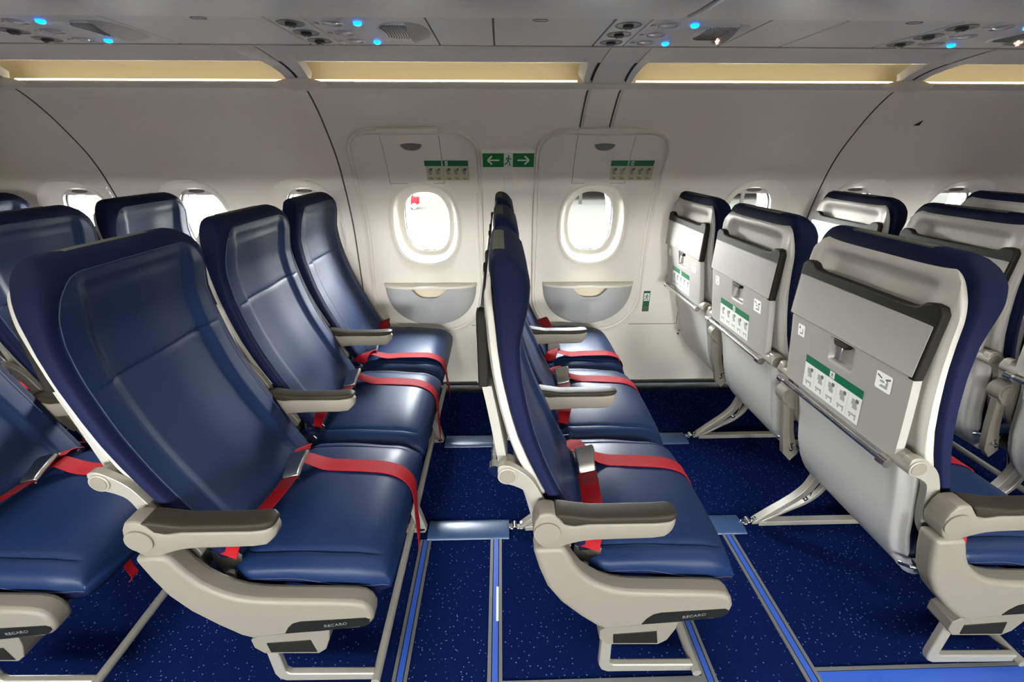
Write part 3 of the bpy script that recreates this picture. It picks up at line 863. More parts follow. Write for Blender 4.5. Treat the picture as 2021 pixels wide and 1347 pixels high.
def slab(m, zs, ws, ff, fr, cy, marks=(), p=6, mi=0, n=22, side_mi=None):
    """rows along z; front ff(z,y), rear fr(z,y); edges rounded with a superellipse"""
    base = yrow(1.0, (), n)
    loops = []; nf = len(m.F)
    for z in zs:
        w = ws(z); ref = ws(zs[len(zs) // 2])
        us = base if not marks else sorted(set([round(u, 4) for u in base]) | set(round(q / .228, 4) for q in marks))
        L = []
        for u in us:
            e = (max(0.0, 1 - abs(u) ** p)) ** (1 / p)
            a, b = ff(z, u * w), fr(z, u * w); c = (ff(z, w) + fr(z, w)) / 2
            L.append((c + (a - c) * e, cy + u * w, z))
        R = []
        for u in reversed(us[1:-1]):
            e = (max(0.0, 1 - abs(u) ** p)) ** (1 / p)
            a, b = ff(z, u * w), fr(z, u * w); c = (ff(z, w) + fr(z, w)) / 2
            R.append((c + (b - c) * e, cy + u * w, z))
        loops.append(L + R)
    m.loft(loops, mi)
    if side_mi is not None:
        nl = len(loops[0]); k = 0
        for f in range(nf, len(m.F)):
            r_, i = divmod(f - nf, nl)
            if r_ >= len(loops) - 1: m.I[f] = side_mi; continue
            j = (i + 1) % nl
            if i >= len(us) - 1 or abs(us[i] + us[min(i + 1, len(us) - 1)]) / 2 > .90: m.I[f] = side_mi
            elif i < len(us) - 1:
                zc_ = (zs[r_] + zs[r_ + 1]) / 2; ya_ = abs(us[i] + us[i + 1]) / 2 * ws(zc_)
                if zc_ > 1.083 or (zc_ > 1.0 and ya_ > .129 and ((ya_ - .129) / .075) ** 2 + ((zc_ - 1.0) / .083) ** 2 > 1): m.I[f] = side_mi

def back_w(z):
    w = .228
    if z > 1.005: w -= .075 * (1 - math.sqrt(max(0, 1 - ((z - 1.005) / .110) ** 2)))
    if z < .62: w -= .012 * (.62 - z) / .2
    return w
def shell_w(z):
    w = .216
    if z > .985: w -= .060 * (1 - math.sqrt(max(0, 1 - ((z - .985) / .103) ** 2)))
    return w
def recess(z, y):
    a = sstep(.165, .135, abs(y)); b = sstep(.945, .985, z) * sstep(1.066, 1.036, z)
    return .021 * a * b

def make_backrest(root, cy, placard=True):
    global OFF
    zs = sorted(set(list(np.linspace(.415, .84, 16)) + [.852, .856, .859, .862, .866] + list(np.linspace(.88, 1.0, 8)) + list(np.linspace(1.004, 1.084, 20)) + [ 1.093, 1.100, 1.106, 1.111, 1.114]))
    def front(z, y):
        x = XF(z)
        bol = sstep(.160, .128, abs(y))
        x -= .014 * bol * sstep(.44, .52, z) * sstep(1.09, 1.04, z)
        x += .004 * sstep(.10, .0, abs(y)) * sstep(1.09, 1.03, z)
        for g in (.148,):
            x -= .0012 * math.exp(-((abs(y) - g) / .0035) ** 2) * sstep(1.08, 1.04, z)
        if abs(y) < .19: x -= .0035 * math.exp(-((z - .859) / .0028) ** 2)
        return x
    def rear(z, y):
        x = XR(z)
        return x + recess(z, y) + (.003 if .6 < z < 1.065 and abs(y) < .2 else 0)
    m = MB()
    slab(m, zs, back_w, front, rear, cy, marks=(-.165, -.158, -.1525, -.148, -.1435, -.138, -.13, .13, .138, .1435, .148, .1525, .158, .165), p=5, n=46, side_mi=1)
    back = m.build('backrest', [M['leather'], M['back_cover']], root, sharp=60)
    # the piping that follows the outline of the front face
    m = MB(); pts = []
    w0 = .204
    for z in np.linspace(.56, 1.0, 12): pts.append((z, -w0))
    for k in range(1, 9):
        t = math.pi / 2 * k / 8; pts.append((1.0 + .083 * math.sin(t), -(w0 - .075 * (1 - math.cos(t)))))
    pts += [(1.0835, -.06), (1.084, 0)]
    pts = pts + [(z, -y) for z, y in reversed(pts[:-1])]
    P = []
    for z, y in pts:
        u = abs(y) / back_w(z); e = (max(0, 1 - u ** 5)) ** .2; c = (XF(z) + XR(z)) / 2
        P.append((c + (XF(z) - c) * e + .0003, cy + y, z))
    m.tube(P, .0013, 0, 6); m.build('piping', M['seam'], back)
    # patch on top of the headrest
    m = MB(); loops = []
    for y in np.linspace(-.105, .105, 9):
        loops.append([(-.386, cy + y, 1.111), (-.386, cy + y, 1.1145), (-.372, cy + y, 1.1165), (-.358, cy + y, 1.113), (-.352, cy + y, 1.1075), (-.36, cy + y, 1.104)])
    m.loft(loops); m.build('headrest_patch', M['velcro'], back)
    # rear shell
    m = MB()
    zs2 = sorted(set(list(np.linspace(.60, .93, 12)) + list(np.linspace(.945, 1.066, 16)) + [1.073, 1.079, 1.083, 1.086]))
    slab(m, zs2, shell_w, lambda z, y: XR(z) + .006 + recess(z, y), lambda z, y: XS(z) + recess(z, y) - (0.004 * sstep(.212, .20, abs(y)) * sstep(.19, .2, abs(y))), cy, p=9, n=34)
    m.build('back_shell', M['shell'], back, sharp=60)
    # dark bracket over the tray: bar with raised horns and rails down both sides
    m = MB()
    def bar(z0, z1, w, x0, x1):
        m.prism([(cy + a, b) for a, b in z0], x0, x1, 0, f=lambda u, v, q: (q, u, v))
    top = [(-.203, .862), (-.203, 1.006), (-.194, 1.018), (-.176, 1.020), (-.161, 1.017), (-.148, 1.006), (-.125, 1.003), (.125, 1.003), (.148, 1.006), (.161, 1.017), (.176, 1.020), (.194, 1.018), (.203, 1.006), (.203, .862), (.185, .862), (.185, .97), (-.185, .97), (-.185, .862)]
    m.prism([(cy + a, b) for a, b in top], -.4160, -.395, 0, f=lambda u, v, q: (q, u, v))
    m.build('tray_bracket', M['rubber'], back, bevel=.005, seg=3)
    # flap
    m = MB()
    slab(m, [.8630, .8635, .865, .87, .90, .94, .97, .978, .9815, .982], lambda z: .1975 - (.004 if z > .981 or z < .8635 else 0), lambda z, y: -.398, lambda z, y: (-.4185 if .865 < z < .981 else -.414), cy, p=14, n=24)
    m.build('tray_flap', M['tray'], back, sharp=40)
    # table
    m = MB()
    def pit(z, y): return .015 * sstep(.041, .034, abs(y)) * sstep(.795, .803, z)
    zs3 = [.6620, .6628, .666, .675, .70, .73, .76, .785, .793, .797, .801, .805, .82, .84, .855, .8595, .8612]
    slab(m, zs3, lambda z: .197 - (.004 if z < .6625 else 0) - (.006 * (1 - (z - .662) / .008) if z < .67 else 0), lambda z, y: XT(z) + .022, lambda z, y: XT(z) + pit(z, y), cy, p=14, n=24, marks=(-.042, -.039, -.036, -.033, .033, .036, .039, .042))
    m.build('tray_table', M['tray'], back, sharp=40)
    m = MB()
    m.prism([(cy - .026, .8605), (cy + .026, .8605), (cy + .018, .846), (cy - .018, .846)], -.414, -.397, 1, f=lambda u, v, q: (q, u, v))
    m.prism([(cy - .008, .858), (cy + .008, .858), (cy + .008, .812), (cy - .008, .812)], -.412, -.402, 0, f=lambda u, v, q: (q, u, v))
    m.build('tray_latch', [M['metal'], M['rubber']], back, bevel=.002)
    def D(y, z, d=.0006): return (XT(z) - d, cy + y, z)
    def dq(m, y0, y1, z0, z1, mi, d=.0006): m.add([D(y0, z0, d), D(y1, z0, d), D(y1, z1, d), D(y0, z1, d)], [(0, 1, 2, 3)], mi)
    # stickers (left of the picture is +y)
    for (sy, sz, hy, hz, big) in ((.150, .829, .014, .017, 0), (-.132, .822, .021, .021, 1)):
        m = MB(); rr = rrect(sy - hy, sy + hy, sz - hz, sz + hz, .004, 4)
        m.add([D(a, b, .0005) for a, b in rr], [tuple(range(len(rr)))], 0)
        # small seated figure and buckle arcs
        dq(m, sy - hy * .1, sy + hy * .45, sz - hz * .1, sz + hz * .15, 1, .0009) if big else None
        m.add([D(sy - hy * .55, sz - hz * .65, .0010), D(sy + hy * .45, sz - hz * .65, .0010), D(sy + hy * .25, sz - hz * .35, .0010), D(sy - hy * .25, sz - hz * .35, .0010), D(sy - hy * .35, sz + hz * .1, .0010), D(sy - hy * .6, sz + hz * .1, .0010)], [(0, 1, 2, 3, 4, 5)], 1)
        cc = (sy - hy * .45, sz + hz * .25); m.add([D(cc[0] + hy * .14 * math.cos(t), cc[1] + hz * .14 * math.sin(t), .0010) for t in [2 * math.pi * k / 8 for k in range(8)]], [tuple(range(8))], 1)
        if big:
            for sg in (-1, 1):
                m.add([D(sy + sg * hy * .8, sz + hz * .72, .0011), D(sy + sg * hy * .2, sz + hz * .45, .0011), D(sy + sg * hy * .25, sz + hz * .28, .0011), D(sy + sg * hy * .85, sz + hz * .52, .0011)], [(0, 1, 2, 3)], 2)
        else:
            m.add([D(sy + hy * .7, sz + hz * .25, .0011), D(sy + hy * .15, sz + hz * .25, .0011), D(sy + hy * .42, sz + hz * .8, .0011)], [(0, 1, 2)], 2)
        m.build('warning_sticker', [M['white'], M['ink'], M['ink_dark']], back)
    if placard:
        m = MB(); y0, y1 = .116, -.088
        dq(m, y1, y0, .676, .7495, 0, .0006); dq(m, y1, y0, .7495, .772, 1, .0008)
        man(m, lambda u, v: D(y0 - .102 - u * .0065, .7605 + v * .0082, .0014), 1)
        dq(m, y0 - .102 - .0085, y0 - .102 + .0085, .7515, .770, 0, .0011)
        for k in range(5):
            c0 = y0 - .0204 - k * .0408
            dq(m, c0 - .009, c0 + .008, .722, .738, 2, .0010); dq(m, c0 - .013, c0 - .004, .731, .741, 3, .0011)
            dq(m, c0 - .011, c0 + .004, .712, .722, 2, .0010); dq(m, c0 - .012, c0 + .012, .693, .698, 2, .0010); dq(m, c0 - .012, c0 - .008, .684, .700, 2, .0010); dq(m, c0 + .004, c0 + .009, .686, .692, 2, .0010)
            if k: dq(m, c0 + .0200, c0 + .0207, .679, .746, 2, .0010)
        m.build('safety_placard', [M['paper'], M['dkgreen'], M['ink'], M['ink_dark']], back)
    # chrome rod under the table, with its end hub
    m = MB(); m.tube([(-.388, cy - .185, .652), (-.388, cy + .188, .652)], .0075, 0, 12)
    m.tube([(-.388, cy + .180, .652), (-.388, cy + .202, .652)], .012, 0, 14)
    m.tube([(-.388, cy - .198, .652), (-.388, cy - .176, .652)], .0125, 0, 14)
    m.build('pivot_rod', M['chrome'], back)
    # smooth lower back shell
    m = MB()
    XPr = itp([.245, .26, .29, .33, .37, .44, .50, .56, .60, .645], [-.130, -.168, -.205, -.238, -.262, -.288, -.302, -.316, -.328, -.345])
    zs4 = [.246, .249, .255, .265, .28, .30, .325, .35, .38, .41, .44, .47, .50, .54, .58, .61, .635, .645]
    def rr4(z, y):
        x = XPr(z); a = abs(y)
        x += .014 * sstep(.168, .205, a) + .0 * z
        x -= .006 * math.exp(-((a - .178) / .010) ** 2)
        return x
    slab(m, zs4, lambda z: .205 - (.02 if z < .25 else 0) - .035 * sstep(.33, .25, z), lambda z, y: XPr(z) + .020 + .008 * sstep(.15, .2, abs(y)), rr4, cy, p=10, n=40)
    m.build('lower_back_shell', M['pouch'], back, sharp=60)
    # hinge links either side
    poly = [(-.378, .690), (-.3785, .667), (-.368, .649), (-.344, .639), (-.321, .622), (-.309, .586), (-.300, .546), (-.285, .50), (-.26, .46), (-.24, .44), (-.215, .46), (-.235, .50), (-.262, .552), (-.290, .62), (-.308, .654), (-.330, .676), (-.357, .693)]
    for sg in (-1, 1):
        m = MB(); ya = cy + sg * .2155; yb = cy + sg * .2335
        m.prism(smooth_poly(poly, 3), min(ya, yb), max(ya, yb), 0)
        m.cyl((-.360, cy + sg * .212, .668), (0, 1, 0), .0205, .050, 0, 26)
        m.cyl((-.360, cy + sg * .2375, .668), (0, 1, 0), .0165, .002, 1, 26)
        m.tube([(-.268, cy + sg * .215, .36), (-.262, cy + sg * .236, .37), (-.240, cy + sg * .245, .375)], .006, 2, 8)
        m.build('hinge_link', [M['leg'], M['plastic'], M['chrome']], back, bevel=.003)
    return back

def cushion_top(x):
    z = .420 + .006 * math.cos((x + .03) * 8)
    if x > .10: z -= .050 * (1 - math.sqrt(max(0, 1 - ((min(x, .1865) - .10) / .0868) ** 2)))
    if x > .1865: z -= .010 * (x - .1865) / .003
    if x < -.21: z -= .03 * ((-.21 - x) / .03) ** 2
    return z

def make_cushion(root, cy, wrinkle=False, seed=0, near=False):
    """seat bottom: sections across x, nose rolled down at the front"""
    rnd = random.Random(seed)
    xs = [-.240, -.238, -.233, -.226, -.21] + list(np.linspace(-.19, .09, 22)) + [.105, .12, .133, .145, .156, .166, .172, .177, .181, .184, .186, .1875, .1890, .1895]
    top = cushion_top
    def bot(x):
        z = .335 if x < -.05 else .335 - .055 * sstep(-.05, .10, x)
        if x > .15: z += .022 * ((x - .15) / .0395) ** 2
        if x > .1865: z += .010 * (x - .1865) / .003
        if x < -.21: z += .02 * ((-.21 - x) / .03)
        return z
    us = sorted(set([round(float(math.sin(math.pi / 2 * t)), 4) for t in np.linspace(-1, 1, 27)] + [q * s for s in (-1, 1) for q in (.79, .805, .815, .825, .84)]))
    W = .2515 if not near else .2405
    if near: cy += .0115
    m = MB(); loops = []
    for x in xs:
        w = W - (.010 * sstep(.13, .19, x)) - (.006 if x < -.235 else 0) - .024 * sstep(-.13, -.175, x)
        t, b = top(x), bot(x); c = (t + b) / 2; p = 3.4
        L = []; R = []
        for u in us:
            e = max(0, 1 - abs(u) ** p) ** (1 / p)
            crown = .006 * (1 - u * u)
            g = 0
            if x > -.22 and x < .165: g = -.0032 * math.exp(-((abs(u) - .815) / .012) ** 2)
            if wrinkle and x < .14:
                for q, am, fx in ((.30, .0045, .05), (.52, .006, .08), (.12, .0035, -.02)):
                    g -= am * math.exp(-((u - q - .06 * math.sin((x + fx) * 9)) / .020) ** 2) * (.4 + .6 * sstep(.12, -.15, x))
            L.append((x, cy + u * w, c + (t + crown - c) * e + g))
        for u in reversed(us[1:-1]):
            e = max(0, 1 - abs(u) ** p) ** (1 / p)
            R.append((x, cy + u * w, c + (b - c) * e))
        loops.append(L + R)
    m.loft(loops)
    nl = len(loops[0]); nu = len(us)
    for f in range(len(m.F)):
        k, i = divmod(f, nl)
        if k < len(loops) - 1 and i >= nu - 1: m.I[f] = 1
        if k >= len(loops) - 1: m.I[f] = 1 if f == nl * (len(loops) - 1) else 0
    c = m.build('seat_cushion', [M['leather'], M['back_cover']], root, sharp=60)
    m = MB()
    P = []
    for x in np.linspace(-.23, .186, 26):
        z = (top(x) + bot(x)) / 2
        w = W - (.010 * sstep(.13, .19, x)) - .024 * sstep(-.13, -.175, x)
        P.append((x, cy - w - .0003, z))
    m.tube(P, .0012, 0, 6); m.build('piping', M['seam'], c)
    m = MB(); m.tube([(a, 2 * cy - b, z) for a, b, z in P], .0012, 0, 6); m.build('piping', M['seam'], c)
    return c

def make_armrest(root, yc, aisle):
    w = .0225 if aisle else .0205
    if aisle:
        poly = [(-.309, .560), (-.305, .590), (-.295, .608), (-.278, .612), (-.262, .607), (-.250, .590), (-.238, .577), (-.215, .575), (-.190, .580), (-.05, .579), (-.012, .583), (-.004, .575), (-.010, .556), (-.030, .540), (-.055, .536), (-.175, .534), (-.205, .531), (-.234, .522), (-.252, .514), (-.281, .512), (-.300, .530)]
        pad = [(-.262, .607), (-.252, .596), (-.245, .580), (-.222, .574), (-.198, .579), (-.05, .578), (-.010, .583), (-.004, .590), (-.006, .597), (-.018, .600), (-.06, .597), (-.185, .597), (-.225, .604), (-.25, .609)]
    else:
        poly = [(-.330, .545), (-.338, .575), (-.325, .600), (-.300, .603), (-.262, .592), (-.238, .577), (-.215, .574), (-.190, .576), (-.05, .575), (-.012, .579), (-.003, .571), (-.008, .550), (-.028, .533), (-.055, .530), (-.15, .530), (-.205, .527), (-.26, .515), (-.30, .515), (-.322, .528)]
        pad = [(-.275, .600), (-.262, .587), (-.245, .578), (-.222, .572), (-.198, .575), (-.05, .574), (-.010, .579), (-.003, .585), (-.006, .591), (-.018, .593), (-.06, .590), (-.185, .590), (-.225, .597), (-.25, .602)]
    def spans(pl, x):
        zs_ = []
        for (a, b), (c, d) in zip(pl, pl[1:] + pl[:1]):
            if (a - x) * (c - x) <= 0 and a != c: zs_.append(b + (d - b) * (x - a) / (c - a))
        return min(zs_), max(zs_)
    def lofted(pl, xs_, wmax, tip):
        lo = []
        for x in xs_:
            z0, z1 = spans(pl, x)
            ww = wmax * math.sqrt(max(.02, 1 - max(0, (x - (tip - .026)) / .0265) ** 2)) if x > tip - .026 else wmax
            rr = min(.006, (z1 - z0) * .45, ww * .6)
            lo.append([(x, yc + a, b) for a, b in rrect(-ww, ww, z0, z1, rr, 3)])
        return lo
    x_lo = min(a for a, b in poly); tipx = max(a for a, b in poly)
    xs_ = [x_lo + .002, x_lo + .006, x_lo + .014, x_lo + .025] + list(np.linspace(x_lo + .035, tipx - .03, 24)) + [tipx - q for q in (.026, .021, .016, .012, .008, .005, .0025, .001)]
    m = MB(); m.loft(lofted(poly, xs_, w, tipx), 0)
    if aisle:
        m.cyl((-.279, yc - w - .001, .561), (0, 1, 0), .028, .006, 0, 28)
    else:
        m.cyl((-.313, yc, .570), (0, 1, 0), .032, .040, 0, 28)
        m.cyl((-.313, yc - .021, .570), (0, 1, 0), .024, .004, 0, 28)
        m.prism([(-.330, .555), (-.296, .548), (-.262, .42), (-.225, .33), (-.245, .30), (-.275, .33), (-.302, .43)], yc - .010, yc + .010, 0)
    a = m.build('armrest', M['plastic'], root, bevel=.002, seg=2, sharp=45)
    p_lo = min(q[0] for q in pad); p_hi = max(q[0] for q in pad)
    xs_ = [p_lo + .001, p_lo + .004, p_lo + .010] + list(np.linspace(p_lo + .018, p_hi - .03, 22)) + [p_hi - q for q in (.026, .021, .016, .012, .008, .005, .0025, .001)]
    m = MB(); m.loft(lofted(pad, xs_, w + .0006, p_hi + .0008), 0)
    m.build('armrest_pad', M['pad'], a, sharp=50)
    return a

def text_mesh(body, size):
    cu = bpy.data.curves.new('t', 'FONT'); cu.body = body; cu.size = size; cu.extrude = .0002; cu.space_character = 1.05
    o = bpy.data.objects.new('t', cu); COL.objects.link(o)
    dg = bpy.context.evaluated_depsgraph_get(); me = bpy.data.meshes.new_from_object(o.evaluated_get(dg))
    vs = [tuple(v.co) for v in me.vertices]; fs = [tuple(p.vertices) for p in me.polygons]
    bpy.data.objects.remove(o); bpy.data.curves.remove(cu); bpy.data.meshes.remove(me)
    return vs, fs

def make_end_bay(root):
    poly = [(-.307, .515), (-.300, .485), (-.292, .454), (-.273, .398), (-.24, .345), (-.193, .295), (-.15, .256), (-.125, .2435), (-.041, .254), (.036, .263), (.125, .272), (.148, .281), (.160, .298), (.163, .319), (.156, .342), (.142, .356), (.12, .3625), (.074, .366), (-.04, .372), (-.088, .376), (-.122, .384), (-.15, .397), (-.174, .414), (-.195, .434), (-.216, .467), (-.228, .494), (-.240, .518), (-.262, .519)]
    m = MB(); m.prism(poly, .645, .693, 0)
    b = m.build('end_bay', M['plastic'], root, bevel=.011, seg=4)
    m = MB()
    m.prism([(-.046, .2655), (-.036, .284), (-.022, .299), (-.004, .305), (.145, .313), (.1535, .307), (.1525, .297), (.141, .2855), (.035, .2715)], .6435, .647, 0)
    vs, fs = text_mesh('RECARO', .0118)
    w = max(v[0] for v in vs)
    k = .054 / w
    sl = .0085 / .054
    m.add([(.047 + v[0] * k, .6432 - v[2], .2845 + v[1] + v[0] * k * sl) for v in vs], fs, 1)
    m.build('maker_badge', [M['badge'], M['silverletter']], b)
    m = MB()
    m.prism([(-.140, .225), (-.138, .196), (-.119, .174), (.010, .169), (.030, .185), (.045, .225), (.050, .262), (-.115, .245)], .655, .715, 0)
    m.prism([(-.106, .214), (-.103, .179), (.008, .1755), (.0, .222)], .6535, .657, 1)
    m.build('leg_shroud', [M['plastic'], M['rubber']], b, bevel=.003)
    return b

def make_belt(root, y0, mirror, kb):
    def V(x, v, z): return (x, y0 + (PITCH - v if mirror else v), z)
    belt = MB(); sgn = -1 if mirror else 1
    wd = (.94, 0, .30)
    belt.ribbon([V(-.172, .034, .438), V(-.165, .050, .458), V(-.152, .080, .470), V(-.142, .14, .462), V(-.136, .21, .456), V(-.132, kb - .036, .4675 - .014 * sgn)], wd, .052)
    belt.ribbon([V(-.134, kb - .085, .4600 - .004 * sgn), V(-.133, kb - .070, .4640 - .008 * sgn), V(-.132, kb - .044, .4690 - .013 * sgn)], wd, .0525, mi=1)
    belt.ribbon([V(-.132, kb + .034, .467 + .012 * sgn), V(-.140, kb + .06, .462), V(-.150, kb + .095, .455), V(-.170, min(kb + .135, .485), .430)], wd, .048)
    tail = [V(-.150, kb + .050, .453), V(-.120, kb + .048, .4535)]
    for x, dv in ((-.06, .042), (.0, .036), (.05, .033), (.09, .030), (.12, .027), (.145, .025), (.165, .022), (.180, .020)): tail.append(V(x, kb + dv, cushion_top(x) + .0085))
    tail += [V(.1925, kb + .016, .372), V(.1965, kb + .010, .335), V(.198, kb - .005, .28), V(.203, kb - .022, .215), V(.201, kb - .030, .175)]
    belt.ribbon(tail, [(.5, -.85, .1), (-.1, -1, 0), (0, -1, 0), (0, -1, 0), (0, -1, 0), (0, -1, 0), (.05, -1, 0), (.1, -1, 0)], .050)
    b = belt.build('seat_belt', [M['webbing'], M['webbing_dark']], root, sharp=30)
    m = MB()
    # buckle body: waisted plate
    prof = [(-.5, .80), (-.40, .86), (-.15, .82), (.1, .92), (.35, 1.0), (.5, .94)]
    loops = []
    for v, wv in prof:
        sg = -1 if mirror else 1
        hw = .0305 * wv
        a = Vector((.97, 0, .24)); n = Vector((-.22, -.40 * 1, .89))
        th = .0095 if abs(v) < .45 else .007
        ctr = Vector(V(-.130, kb + v * .072, .468 + sg * v * .032))
        loops.append([ctr + a * q * hw + n * h for q, h in ((-1, 0), (-.88, th), (.88, th), (1, 0), (.9, -.003), (-.9, -.003))])
    m.loft(loops)
    m.build('buckle', M['metal'], b, bevel=.002)
    m = MB(); v0 = kb - .042
    m.tube([V(-.158, v0, .458 - .016 * sgn), V(-.105, v0, .472 - .016 * sgn)], .0032, 0, 8)
    m.build('buckle_slide', M['chrome'], b); m = MB()
    m.tube([V(-.156, kb + .041, .458 + .016 * sgn), V(-.104, kb + .041, .472 + .016 * sgn)], .0032, 0, 8)
    m.build('buckle_slide', M['chrome'], b)
    for v in (.022, .490):
        m = MB(); s = 1 if v < .2 else -1
        q = [(-.205, .452), (-.196, .446), (-.192, .432), (-.152, .436), (-.148, .446), (-.140, .436), (-.143, .418), (-.164, .405), (-.168, .375), (-.186, .370), (-.194, .395), (-.206, .425)]
        a_, b_ = V(0, v + .012 * s, 0)[1], V(0, v + .016 * s, 0)[1]
        m.prism(q, min(a_, b_), max(a_, b_), 0)
        m.cyl((-.178, (a_ + b_) / 2, .378), (0, 1, 0), .012, .014, 1, 14)
        m.tube([(-.178, (a_ + b_) / 2, .378), (-.176, (a_ + b_) / 2, .335)], .006, 1, 8)
        m.build('belt_anchor', [M['chrome'], M['leg']], b)
    return b

def make_unit(label):
    global OFF
    root = empty('triple_seat', (0, 0, 0), label, 'seat row')
    OFF = ORG
    cs = [.935, .935 + PITCH - .002, .935 + 2 * PITCH - .004]
    for i, cy in enumerate(cs):
        make_backrest(root, cy)
        make_cushion(root, YA + .254 + i * PITCH, wrinkle=(i == 1), seed=i, near=(i == 0))
        make_belt(root, YA + i * PITCH + .006, i == 2, .31 if i < 2 else .395)
        # life vest pull strap
        m = MB(); yy = YA + i * PITCH + .17
        m.ribbon([(.150, yy, .300), (.158, yy - .004, .275), (.152, yy + .002, .245), (.160, yy - .002, .222), (.150, yy - .008, .210)], (0, 1, 0), .022)
        m.build('vest_pull_strap', M['webbing'], root)
    make_armrest(root, YA, True)
    for i in (1, 2): make_armrest(root, YA + i * PITCH, False)
    make_end_bay(root)
    # luggage bar and its aisle bracket
    m = MB(); m.tube([(.130, .655, .044), (.130, 2.17, .044)], .0115, 0, 14)
    m.build('luggage_bar', M['leg'], root)
    m = MB()
    m.prism([(-.128, .20), (-.126, .066), (-.118, .045), (-.102, .036), (.125, .030), (.125, .056), (-.088, .064), (-.097, .072), (-.101, .20)], .668, .686, 0)
    m.build('bar_bracket', M['leg'], root, bevel=.004, seg=3)
    # cross tubes under the cushions
    for x, z in ((-.10, .300), (.09, .285)):
        m = MB(); m.tube([(x, .69, z), (x, 2.17, z)], .021, 0, 16); m.build('cross_tube', M['leg'], root)
    for yl in (1.172, 1.703):
        m = MB()
        def bar(path, w, th):
            P = smooth_path([Vector((a, 0, b)) for a, b in path], 4); lo = []
            for i, p in enumerate(P):
                t = (P[min(i + 1, len(P) - 1)] - P[max(i - 1, 0)]).normalized(); n = Vector((-t.z, 0, t.x))
                ww = w[0] + (w[1] - w[0]) * i / (len(P) - 1)
                lo.append([(p.x + n.x * ww / 2, yl - th / 2, p.z + n.z * ww / 2), (p.x - n.x * ww / 2, yl - th / 2, p.z - n.z * ww / 2), (p.x - n.x * ww / 2, yl + th / 2, p.z - n.z * ww / 2), (p.x + n.x * ww / 2, yl + th / 2, p.z + n.z * ww / 2)])
            m.loft(lo, 0)
        bar([(-.308, .018), (-.255, .065), (-.185, .125), (-.145, .175), (-.125, .235), (-.112, .295)], (.014, .036), .026)
        bar([(-.290, .012), (-.20, .070), (-.13, .115), (-.09, .17), (-.075, .25), (-.08, .295)], (.010, .020), .018)
        bar([(-.29, .014), (-.10, .015), (.10, .015), (.175, .015)], (.020, .020), .026)
        bar([(.165, .012), (.145, .10), (.110, .22), (.092, .285)], (.030, .036), .026)
        m.tube([(-.120, yl, .13), (-.05, yl + .07, .21), (-.02, yl + .12, .27)], .005, 1, 8)
        m.cyl((-.135, yl + .01, .120), (0, 1, 0), .010, .035, 1, 12)
        m.build('leg', [M['leg'], M['chrome']], root, bevel=.003)
        m = MB()
        m.box((-.345, yl - .012, .001), (-.285, yl + .012, .014)); m.cyl((-.328, yl, .018), (0, 1, 0), .009, .030, 0, 14); m.cyl((-.305, yl, .024), (0, 0, 1), .007, .022, 0, 12)
        m.cyl((-.345, yl, .012), (0, 0, 1), .010, .014, 0, 12)
        m.build('track_fitting', M['chrome'], root, bevel=.0015)
    OFF = Vector((0, 0, 0))
    return root

def copy_tree(o, parent=None, skip=()):
    c = o.copy(); COL.objects.link(c)
    if parent is not None: c.parent = parent
    for ch in list(o.children):
        if ch.name.split('.')[0] in skip: continue
        copy_tree(ch, c, skip)
    return c

XB_ = -.4633
ROWS = [(XB_, 'blue three-seat bench left of centre with red belts hanging over its front edge'),
        (XB_ + .8314, 'blue three-seat bench in the centre seen edge-on, between the two hatches'),
        (XB_ + .8314 + .8736, 'three-seat bench right of centre showing pale seat backs with green instruction placards'),
        (XB_ - .7131, 'blue three-seat bench cut off by the lower left corner, behind the left exit bench'),
        (XB_ - 2 * .7131, 'blue three-seat bench at the far left, only its window headrest showing'),
        (XB_ + .8314 + .8736 + .7131, 'three-seat bench at the far right without placards, cut by the frame edge'),
        (XB_ + .8314 + .8736 + 2 * .7131, 'last three-seat bench at right, just one headrest top showing')]
proto = make_unit(ROWS[0][1])
for k, (x, lb) in enumerate(ROWS):
    u = proto if k == 0 else copy_tree(proto, None, ('safety_placard',) if k not in (0, 1, 2) else ())
    u.location = (x + ORG.x, ORG.y, 0)
    u['label'] = lb; u['group'] = 'triple seat benches'

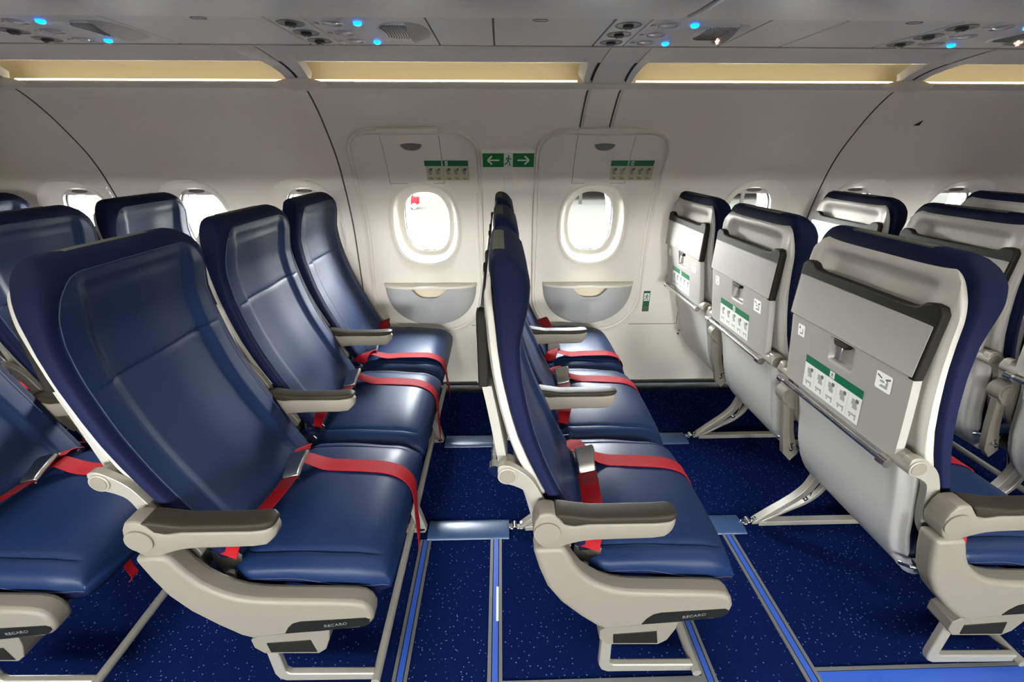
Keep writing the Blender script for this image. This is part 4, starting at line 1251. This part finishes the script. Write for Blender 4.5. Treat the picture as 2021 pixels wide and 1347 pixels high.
# rail covers between the benches' feet
def rail_cover(x0, x1, yc, label):
    m = MB(); pr = [(yc + .044 * math.cos(t), .0005 + .011 * math.sin(t) ** .7) for t in [math.pi * k / 12 for k in range(13)]]
    m.prism(pr, x0, x1, 0, f=lambda u, v, w: (w, u, v))
    tag(m.build('rail_cover', M['rail_cover'], sharp=50), label, 'rail cover', 'blue floor rail covers')
xs = sorted(r[0] for r in ROWS)
names = {0: 'at the far left', 1: 'behind the left exit bench', 2: 'crossing the exit row left of the centre bench', 3: 'between the centre bench and the placard bench', 4: 'under the bench at far right', 5: 'at the right end'}
for k in range(1, len(xs) - 2):
    for yc, w in ((1.1705, 'nearer the aisle'), (1.700, 'nearer the wall')):
        rail_cover(xs[k] + .185, xs[k + 1] - .350, yc, 'blue-grey rounded rail cover %s, %s' % (names[k], w))

# ------------------------------------------------------------------ outside
m = MB(); m.add([(-150, 3, -3.2), (150, 3, -3.2), (150, 220, -3.2), (-150, 220, -3.2)], [(0, 1, 2, 3)])
m.add([(-150, -220, -3.2), (150, -220, -3.2), (150, -2.2, -3.2), (-150, -2.2, -3.2)], [(0, 1, 2, 3)])
tag(m.build('ground', M['apron']), kind='structure')
e = empty('terminal_building', (16, 42, -3.2), 'pale terminal building with columns seen through the right hatch window', 'building')
OFF = Vector(e.location)
m = MB(); m.box((4, 44, -1.4), (40, 60, 6)); m.build('wall', M['hangar'], e)
for k in range(8):
    m = MB(); m.cyl((7.3 + k * 2.5, 41, -.7), (0, 0, 1), .16, 5.0, 0, 12); m.build('column', M['column'], e)
OFF = Vector((0, 0, 0))
e = empty('service_truck', (-7.6, 38, -3.2), 'small red service truck seen at the upper left of the left hatch window', 'truck')
OFF = Vector(e.location)
m = MB(); m.box((-8.2, 37.6, -2.85), (-7.0, 38.8, -2.3)); m.box((-8.1, 37.7, -2.35), (-7.5, 38.7, -1.85)); m.build('body', M['truck_red'], e, bevel=.05)
for dx in (-7.95, -7.25):
    m = MB(); m.cyl((dx, 37.58, -2.95), (0, 1, 0), .24, .15, 0, 16); m.build('wheel', M['rubber'], e)
OFF = Vector((0, 0, 0))
